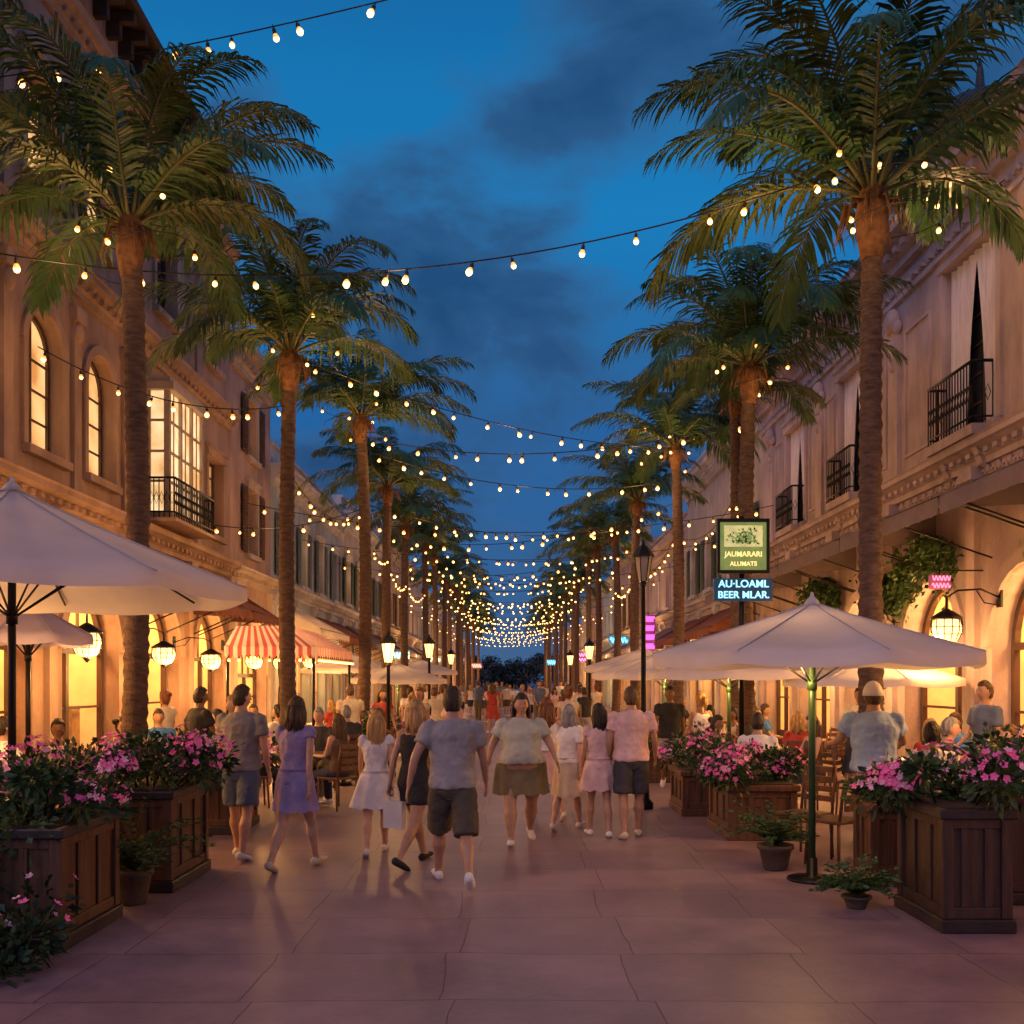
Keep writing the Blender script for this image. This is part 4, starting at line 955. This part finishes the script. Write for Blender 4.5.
for (x,y,z,w,h,c,e,nm) in ((5.9,13.8,3.15,.30,.20,(.95,.20,.35),2.0,'pink'),(4.9,36,3.5,.5,1.3,(.8,.1,.5),2.0,'magenta'),(4.8,45,3.6,.9,.4,(.1,.5,.9),3,'blue'),(-4.9,44,2.9,.8,.35,(.2,.7,.9),3,'cyan'),(4.4,62,3.2,1.0,.6,(.9,.2,.4),3,'red'),(-4.6,58,3.0,1.0,.4,(.9,.8,.5),3,'yellow'),(3.2,80,3.2,.9,.5,(.15,.6,.9),3,'turquoise'),(-3.0,85,3.0,.9,.5,(.9,.3,.2),3,'orange')):
    r = root('shop_sign', (x,y,z), 'small %s neon sign with curling tubes on a bracket' % nm, 'sign', 'small lit shop signs')
    b = MB(); b.box(-w/2,w/2,-.03,.03,-h/2,h/2); b.obj('panel', [mat('sign_back_'+nm, tuple(v*.2 for v in c), .4, var=.5, scale=7, emis=c, es=.22)], r, False, .02)
    t = MB(); rows = max(1, int(h/.28)) if nm != 'pink' else 2
    for q in range(rows):
        zc = -h/2+h*(q+.5)/rows; am = h/rows*.34; t.tube([(-w*.42+w*.84*i/30, -.06, zc+am*sin(i*1.05+q)) for i in range(31)], .008 if y < 20 else .028, 5, ref=(0,1,0))
    t.obj('neon_tube', [mat('sign_'+nm, c, .4, var=0, emis=c, es=e)], r, False)
    t = MB(); t.tube([(-w*.4,0,h/2+.06),(6.5-x,0,h/2+.06)] if x > 0 else [(w*.4,0,h/2+.06),(-6.5-x,0,h/2+.06)], .012, 5); t.tube([(0,0,h/2+.06),(0,0,h/2-.02)], .012, 5); t.obj('bracket', [M_iron], r, False)

# ------------------------------------------------------------------ planters and plants
def leaf(mb, p, d, L, w, m, rr):
    d = Vector(d).normalized(); s_ = d.cross(Vector((rr.uniform(-1,1), rr.uniform(-1,1), rr.uniform(-.2,1))))
    if s_.length < .05: return
    s_.normalize(); s_ *= w; mid = p+d*L*.5+Vector((0,0,.02*L)); tip = p+d*L-Vector((0,0,.15*L)); mb.add([p, mid+s_, tip, mid-s_], [(0,1,2,3)], m)
def bush(x0, x1, y0, y1, zb, h, n, fl, label, rr, lm=None, over=.12, name='flowering_plant', L=(.05,.10)):
    lm = lm or M_leaf
    cx, cy = (x0+x1)/2, (y0+y1)/2; r = root(name, (cx,cy,zb), label, 'plant', 'plants and flowers in the planters')
    clumps = [(rr.uniform(x0-over,x1+over), rr.uniform(y0-over,y1+over), zb+h*rr.uniform(.1,.9), rr.uniform(.09,.22)) for _ in range(max(7, int((x1-x0)*(y1-y0)*24)))]
    f = MB(); g = MB(); st = MB()
    for c in clumps:
        st.tube([(cx+(c[0]-cx)*.5, cy+(c[1]-cy)*.5, zb-.02), (cx+(c[0]-cx)*.8, cy+(c[1]-cy)*.8, (zb+c[2])/2+.03), (c[0],c[1],c[2])], [.012,.009,.004], 5)
    for _ in range(n):
        c = rr.choice(clumps); d = Vector((rr.gauss(0,1), rr.gauss(0,1), rr.gauss(0,.8))).normalized(); p = Vector(c[:3])+d*c[3]*rr.random()**.5*rr.choice([1,1,1.3])
        leaf(f, p, d+Vector((0,0,.3)), rr.uniform(*L), rr.uniform(.014,.026), int(rr.random()<.3), rr)
    fc = [rr.choice(clumps) for _ in range(max(5, len(clumps)*3//4))]
    for _ in range(fl):
        c = rr.choice(fc); d = Vector((rr.gauss(0,1), rr.gauss(0,1), abs(rr.gauss(.4,.8)))).normalized(); p = Vector(c[:3])+d*c[3]*rr.uniform(.95,1.4)
        u = d.cross(Vector((.3,.9,.1))).normalized(); v = d.cross(u); s_ = rr.uniform(.018,.034); mi = int(rr.random() < .4)
        for k in range(5):
            a = k*1.2566; e = u*cos(a)+v*sin(a); q = u*cos(a+.55)+v*sin(a+.55); q2 = u*cos(a-.55)+v*sin(a-.55)
            g.add([p, p+q2*s_*.8+d*.006, p+e*s_*1.1+d*.012, p+q*s_*.8+d*.006], [(0,1,2,3)], mi)
    f.obj('foliage', [lm, M_leaf2], r); st.obj('stem', [M_leaf2], r)
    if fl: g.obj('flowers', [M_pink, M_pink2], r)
    return r
def planter(x0, x1, y0, y1, h, m1, m2, label):
    cx, cy = (x0+x1)/2, (y0+y1)/2; r = root('planter_box', (cx,cy,0), label, 'planter', 'wooden planter boxes')
    b = MB(); b.box(x0+.03,x1-.03,y0+.03,y1-.03,.06,h-.05); b.obj('box', [m1], r)
    t = MB(); t.box(x0-.02,x1+.02,y0-.02,y1+.02,0,.10); t.obj('plinth', [m2], r, bevel=.012)
    t = MB(); t.box(x0-.03,x1+.03,y0-.03,y1+.03,h-.07,h); t.obj('rim', [m2], r, bevel=.012)
    p = MB()
    for xx in (x0, x1-.08):
        for yy in (y0, y1-.08): p.box(xx,xx+.08,yy,yy+.08,.10,h-.07)
    for k in range(1, 3):
        xx = x0+(x1-x0)*k/3; p.box(xx-.03,xx+.03,y0+.012,y0+.03,.18,h-.14); p.box(xx-.03,xx+.03,y1-.03,y1-.012,.18,h-.14); yy = y0+(y1-y0)*k/3; p.box(x0+.012,x0+.03,yy-.03,yy+.03,.18,h-.14); p.box(x1-.03,x1-.012,yy-.03,yy+.03,.18,h-.14)
    for z0, z1 in ((.10,.18),(h-.14,h-.07)): p.box(x0+.08,x1-.08,y0+.01,y0+.032,z0,z1); p.box(x0+.08,x1-.08,y1-.032,y1-.01,z0,z1); p.box(x0+.01,x0+.032,y0+.08,y1-.08,z0,z1); p.box(x1-.032,x1-.01,y0+.08,y1-.08,z0,z1)
    p.obj('panelling', [m1], r, bevel=.006)
    s_ = MB(); s_.box(x0+.04,x1-.04,y0+.04,y1-.04,h-.04,h+.01); s_.obj('soil', [M_soil], r)
rr = random.Random(5)
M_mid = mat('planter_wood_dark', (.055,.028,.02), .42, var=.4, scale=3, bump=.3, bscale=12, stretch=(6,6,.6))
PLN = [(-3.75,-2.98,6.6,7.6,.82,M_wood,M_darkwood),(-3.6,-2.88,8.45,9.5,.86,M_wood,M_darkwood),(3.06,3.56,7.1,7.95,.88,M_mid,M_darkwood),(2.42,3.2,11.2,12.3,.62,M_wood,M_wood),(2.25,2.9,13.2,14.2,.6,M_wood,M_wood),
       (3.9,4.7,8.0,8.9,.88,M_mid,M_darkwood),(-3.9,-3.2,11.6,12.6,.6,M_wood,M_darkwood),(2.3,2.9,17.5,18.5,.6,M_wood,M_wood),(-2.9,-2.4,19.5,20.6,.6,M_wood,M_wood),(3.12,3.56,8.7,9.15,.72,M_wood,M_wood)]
for q in PLN:
    planter(*q, label='wooden planter box with panelled sides and flowers')
    ar = (q[1]-q[0])*(q[3]-q[2]); small = ar < .3
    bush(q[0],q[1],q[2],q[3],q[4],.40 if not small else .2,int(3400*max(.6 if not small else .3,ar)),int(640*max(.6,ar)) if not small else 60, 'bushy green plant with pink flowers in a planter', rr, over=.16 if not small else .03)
bush(-4.6,-3.2,6.3,6.9,.05,.9,2600,20,'dark leafy shrub growing beside the planter', rr, M_leaf2, name='shrub')
bush(-3.4,-2.95,6.05,6.45,.0,.35,1500,60,'low plant with small pink flowers on the paving', rr, M_leaf2, name='flowering_plant')
def pot(x, y, h, rad, label, plant=.5):
    r = root('plant_pot', (x,y,0), label, 'pot', 'round plant pots'); m = MB(); m.lathe([(rad*.65,0),(rad*.7,.02),(rad*.95,h*.8),(rad*1.08,h*.84),(rad*1.08,h),(rad*.92,h),(rad*.9,h*.92)], (x,y,0), 20); m.obj('pot', [mat('pot_clay', (.10,.07,.05), .7, var=.25, bump=.3)], r)
    s_ = MB(); s_.lathe([(rad*.9,h*.9),(rad*.85,h*.93)], (x,y,0), 16); s_.obj('soil', [M_soil], r)
    rb = root('potted_plant', (x,y,h*.9), 'arching leafy plant growing in a round pot', 'plant', 'plants and flowers in the planters'); f = MB()
    for k in range(46):
        a = rr.uniform(0,6.28); ln = rr.uniform(.25,plant); p = Vector((x,y,h*.9)); el = rr.uniform(.9,1.55); prev = p
        for i in range(9):
            el -= rr.uniform(.05,.24); q = prev+Vector((cos(a)*cos(el), sin(a)*cos(el), sin(el)))*ln/9; f.tube([prev, q], .003, 3)
            for e in (-1,1,0): leaf(f, q, Vector((cos(a+e*1.1)*.8, sin(a+e*1.1)*.8, sin(el)*.3+.2)), rr.uniform(.04,.07), .013, 0, rr)
            prev = q
    f.obj('foliage', [M_leaf], rb)
pot(-3.05,8.05,.28,.15,'small round clay pot beside the planters', .8)
pot(2.50,9.5,.24,.16,'round clay pot beside the umbrella pole', .62)
pot(2.72,7.9,.10,.11,'low pot with a small plant on the paving', .40)
for (ya, yb, z) in ((14.3,17.5,3.5),(10.2,11.6,3.4),(19.5,21,3.4)):
    r = root('climbing_plant', (6.2,(ya+yb)/2,z), 'climbing green vine hanging over the shop arches', 'plant', 'vines on the facade'); f = MB()
    for _ in range(2600):
        s_ = rr.uniform(ya,yb); ph = 2*pi*(s_-ya)/3; zz = z+.25*sin(ph)-abs(rr.gauss(0,.28))+.2; p = Vector((6.4-abs(rr.gauss(0,.16)), s_, zz)); leaf(f, p, (rr.gauss(-.4,.6), rr.gauss(0,.6), rr.gauss(-.4,.6)), rr.uniform(.07,.13), .03, 0, rr)
    f.obj('foliage', [M_leaf], r)

# ------------------------------------------------------------------ ground
gm = bpy.data.materials.new('paving'); gm.use_nodes = True; nt = gm.node_tree; N = nt.nodes; L = nt.links; b = N['Principled BSDF']
tc = N.new('ShaderNodeTexCoord'); mp = N.new('ShaderNodeMapping'); mp.inputs['Location'].default_value = (.25,.2,0); L.new(tc.outputs['Object'], mp.inputs[0])
wn_ = N.new('ShaderNodeTexNoise'); wn_.inputs['Scale'].default_value = .7; wn_.inputs['Detail'].default_value = 3; L.new(mp.outputs[0], wn_.inputs['Vector'])
va = N.new('ShaderNodeVectorMath'); va.operation = 'MULTIPLY_ADD'; va.inputs[1].default_value = (.16,.16,0); L.new(wn_.outputs['Color'], va.inputs[0]); L.new(mp.outputs[0], va.inputs[2])
br = N.new('ShaderNodeTexBrick'); br.offset = .08; br.inputs['Scale'].default_value = 1; br.inputs['Brick Width'].default_value = 1.12; br.inputs['Row Height'].default_value = .98; br.inputs['Mortar Size'].default_value = .006; br.inputs['Mortar Smooth'].default_value = .5
br.inputs['Color1'].default_value = (.27,.19,.225,1); br.inputs['Color2'].default_value = (.34,.24,.27,1); br.inputs['Mortar'].default_value = (.12,.08,.10,1); L.new(va.outputs[0], br.inputs['Vector'])
n1 = N.new('ShaderNodeTexNoise'); n1.inputs['Scale'].default_value = .9; n1.inputs['Detail'].default_value = 10; n1.inputs['Roughness'].default_value = .72; L.new(mp.outputs[0], n1.inputs['Vector'])
cr = N.new('ShaderNodeValToRGB'); cr.color_ramp.elements[0].position = .35; cr.color_ramp.elements[1].position = .68; cr.color_ramp.elements[0].color = (.55,.53,.60,1); cr.color_ramp.elements[1].color = (1.14,1.08,1.06,1); L.new(n1.outputs['Fac'], cr.inputs[0])
mx = N.new('ShaderNodeMix'); mx.data_type = 'RGBA'; mx.blend_type = 'MULTIPLY'; mx.inputs[0].default_value = 1; L.new(br.outputs['Color'], mx.inputs[6]); L.new(cr.outputs[0], mx.inputs[7]); L.new(mx.outputs[2], b.inputs['Base Color'])
rg = N.new('ShaderNodeMapRange'); rg.inputs['To Min'].default_value = .26; rg.inputs['To Max'].default_value = .58; L.new(n1.outputs['Fac'], rg.inputs['Value']); L.new(rg.outputs[0], b.inputs['Roughness'])
n3 = N.new('ShaderNodeTexNoise'); n3.inputs['Scale'].default_value = 26; n3.inputs['Detail'].default_value = 6; L.new(mp.outputs[0], n3.inputs['Vector'])
ad = N.new('ShaderNodeMath'); ad.operation = 'MULTIPLY_ADD'; ad.inputs[1].default_value = .5; L.new(n3.outputs['Fac'], ad.inputs[0])
iv = N.new('ShaderNodeMath'); iv.operation = 'SUBTRACT'; iv.inputs[0].default_value = 1; L.new(br.outputs['Fac'], iv.inputs[1]); L.new(iv.outputs[0], ad.inputs[2])
bp = N.new('ShaderNodeBump'); bp.inputs['Strength'].default_value = .5; bp.inputs['Distance'].default_value = .012; L.new(ad.outputs[0], bp.inputs['Height']); L.new(bp.outputs[0], b.inputs['Normal'])
g = MB(); g.quad((-600,-200,0),(600,-200,0),(600,1500,0),(-600,1500,0)); go = g.obj('ground', [gm]); go['kind'] = 'structure'; tag(go, 'mauve stone slab paving of the pedestrian street', 'paving')

# ------------------------------------------------------------------ world, sun, camera
w = bpy.data.worlds.new('World'); S.world = w; w.use_nodes = True; nt = w.node_tree; N = nt.nodes; L = nt.links; bg = N['Background']
tc = N.new('ShaderNodeTexCoord'); sep = N.new('ShaderNodeSeparateXYZ'); L.new(tc.outputs['Generated'], sep.inputs[0])
cr = N.new('ShaderNodeValToRGB'); e = cr.color_ramp.elements; e[0].position = 0; e[0].color = (.06,.12,.25,1); e[1].position = 1; e[1].color = (.006,.06,.17,1)
for p_, c_ in ((.10,(.035,.12,.30)),(.25,(.016,.12,.35)),(.42,(.010,.20,.50)),(.52,(.008,.17,.44)),(.65,(.006,.09,.27))): x = e.new(p_); x.color = (*c_,1)
L.new(sep.outputs['Z'], cr.inputs[0])
mp = N.new('ShaderNodeMapping'); mp.inputs['Scale'].default_value = (1.2,1.1,2.3); mp.inputs['Location'].default_value = (.75,.2,.4); L.new(tc.outputs['Generated'], mp.inputs[0])
nz = N.new('ShaderNodeTexNoise'); nz.inputs['Scale'].default_value = 3.6; nz.inputs['Detail'].default_value = 10; nz.inputs['Roughness'].default_value = .55; nz.inputs['Distortion'].default_value = .2; L.new(mp.outputs[0], nz.inputs['Vector'])
cur = nz.outputs['Fac']
for d, lo, amt in (((-.05,1,.38),.982,.17),((.10,1,.66),.988,.12),((.32,1,.44),.975,.08),((-.32,1,.44),.985,.10),((-.10,1,.60),.985,-.20),((.14,1,.48),.99,-.08),((.0,1,.20),.96,.04)):
    v = Vector(d).normalized(); dt = N.new('ShaderNodeVectorMath'); dt.operation = 'DOT_PRODUCT'; dt.inputs[1].default_value = v; nn_ = N.new('ShaderNodeVectorMath'); nn_.operation = 'NORMALIZE'
    L.new(tc.outputs['Generated'], nn_.inputs[0]); L.new(nn_.outputs[0], dt.inputs[0]); mr = N.new('ShaderNodeMapRange'); mr.interpolation_type = 'SMOOTHSTEP'; mr.inputs['From Min'].default_value = lo; mr.inputs['From Max'].default_value = 1; mr.inputs['To Max'].default_value = amt
    L.new(dt.outputs['Value'], mr.inputs['Value']); ad = N.new('ShaderNodeMath'); L.new(cur, ad.inputs[0]); L.new(mr.outputs[0], ad.inputs[1]); cur = ad.outputs[0]
c2 = N.new('ShaderNodeValToRGB'); c2.color_ramp.elements[0].position = .45; c2.color_ramp.elements[0].color = (0,0,0,1); c2.color_ramp.elements[1].position = .62; c2.color_ramp.elements[1].color = (1,1,1,1); L.new(cur, c2.inputs[0])
mm = N.new('ShaderNodeMath'); mm.operation = 'MULTIPLY'; mm.inputs[1].default_value = .82; L.new(c2.outputs[0], mm.inputs[0])
c3 = N.new('ShaderNodeValToRGB'); c3.color_ramp.elements[0].position = .50; c3.color_ramp.elements[0].color = (.04,.12,.27,1); c3.color_ramp.elements[1].position = .72; c3.color_ramp.elements[1].color = (.014,.05,.14,1); L.new(cur, c3.inputs[0])
mx = N.new('ShaderNodeMix'); mx.data_type = 'RGBA'; L.new(mm.outputs[0], mx.inputs[0]); L.new(cr.outputs[0], mx.inputs[6]); L.new(c3.outputs[0], mx.inputs[7])
sky = N.new('ShaderNodeTexSky'); sky.sky_type = 'NISHITA'; sky.sun_disc = False; sky.sun_elevation = radians(-3); sky.sun_rotation = radians(200)
a2 = N.new('ShaderNodeMix'); a2.data_type = 'RGBA'; a2.blend_type = 'ADD'; a2.inputs[0].default_value = .02; L.new(mx.outputs[2], a2.inputs[6]); L.new(sky.outputs[0], a2.inputs[7])
L.new(a2.outputs[2], bg.inputs['Color']); bg.inputs['Strength'].default_value = 1.0
sl_ = bpy.data.lights.new('sun', 'SUN'); sl_.energy = .78; sl_.angle = radians(45); sl_.color = (1,.62,.62); so = bpy.data.objects.new('sun', sl_); COL.objects.link(so)
so.rotation_euler = Vector((.42,.75,-.60)).to_track_quat('-Z','Y').to_euler()
cd = bpy.data.cameras.new('camera'); cam = bpy.data.objects.new('camera', cd); COL.objects.link(cam); cam.location = (0,0,1.8); cam.rotation_euler = (pi/2,0,0)
cd.sensor_width = 36; cd.lens = 35.16; cd.shift_y = .164; cd.clip_end = 3000; S.camera = cam
S.view_settings.view_transform = 'Standard'; S.view_settings.look = 'None'; S.view_settings.exposure = 0
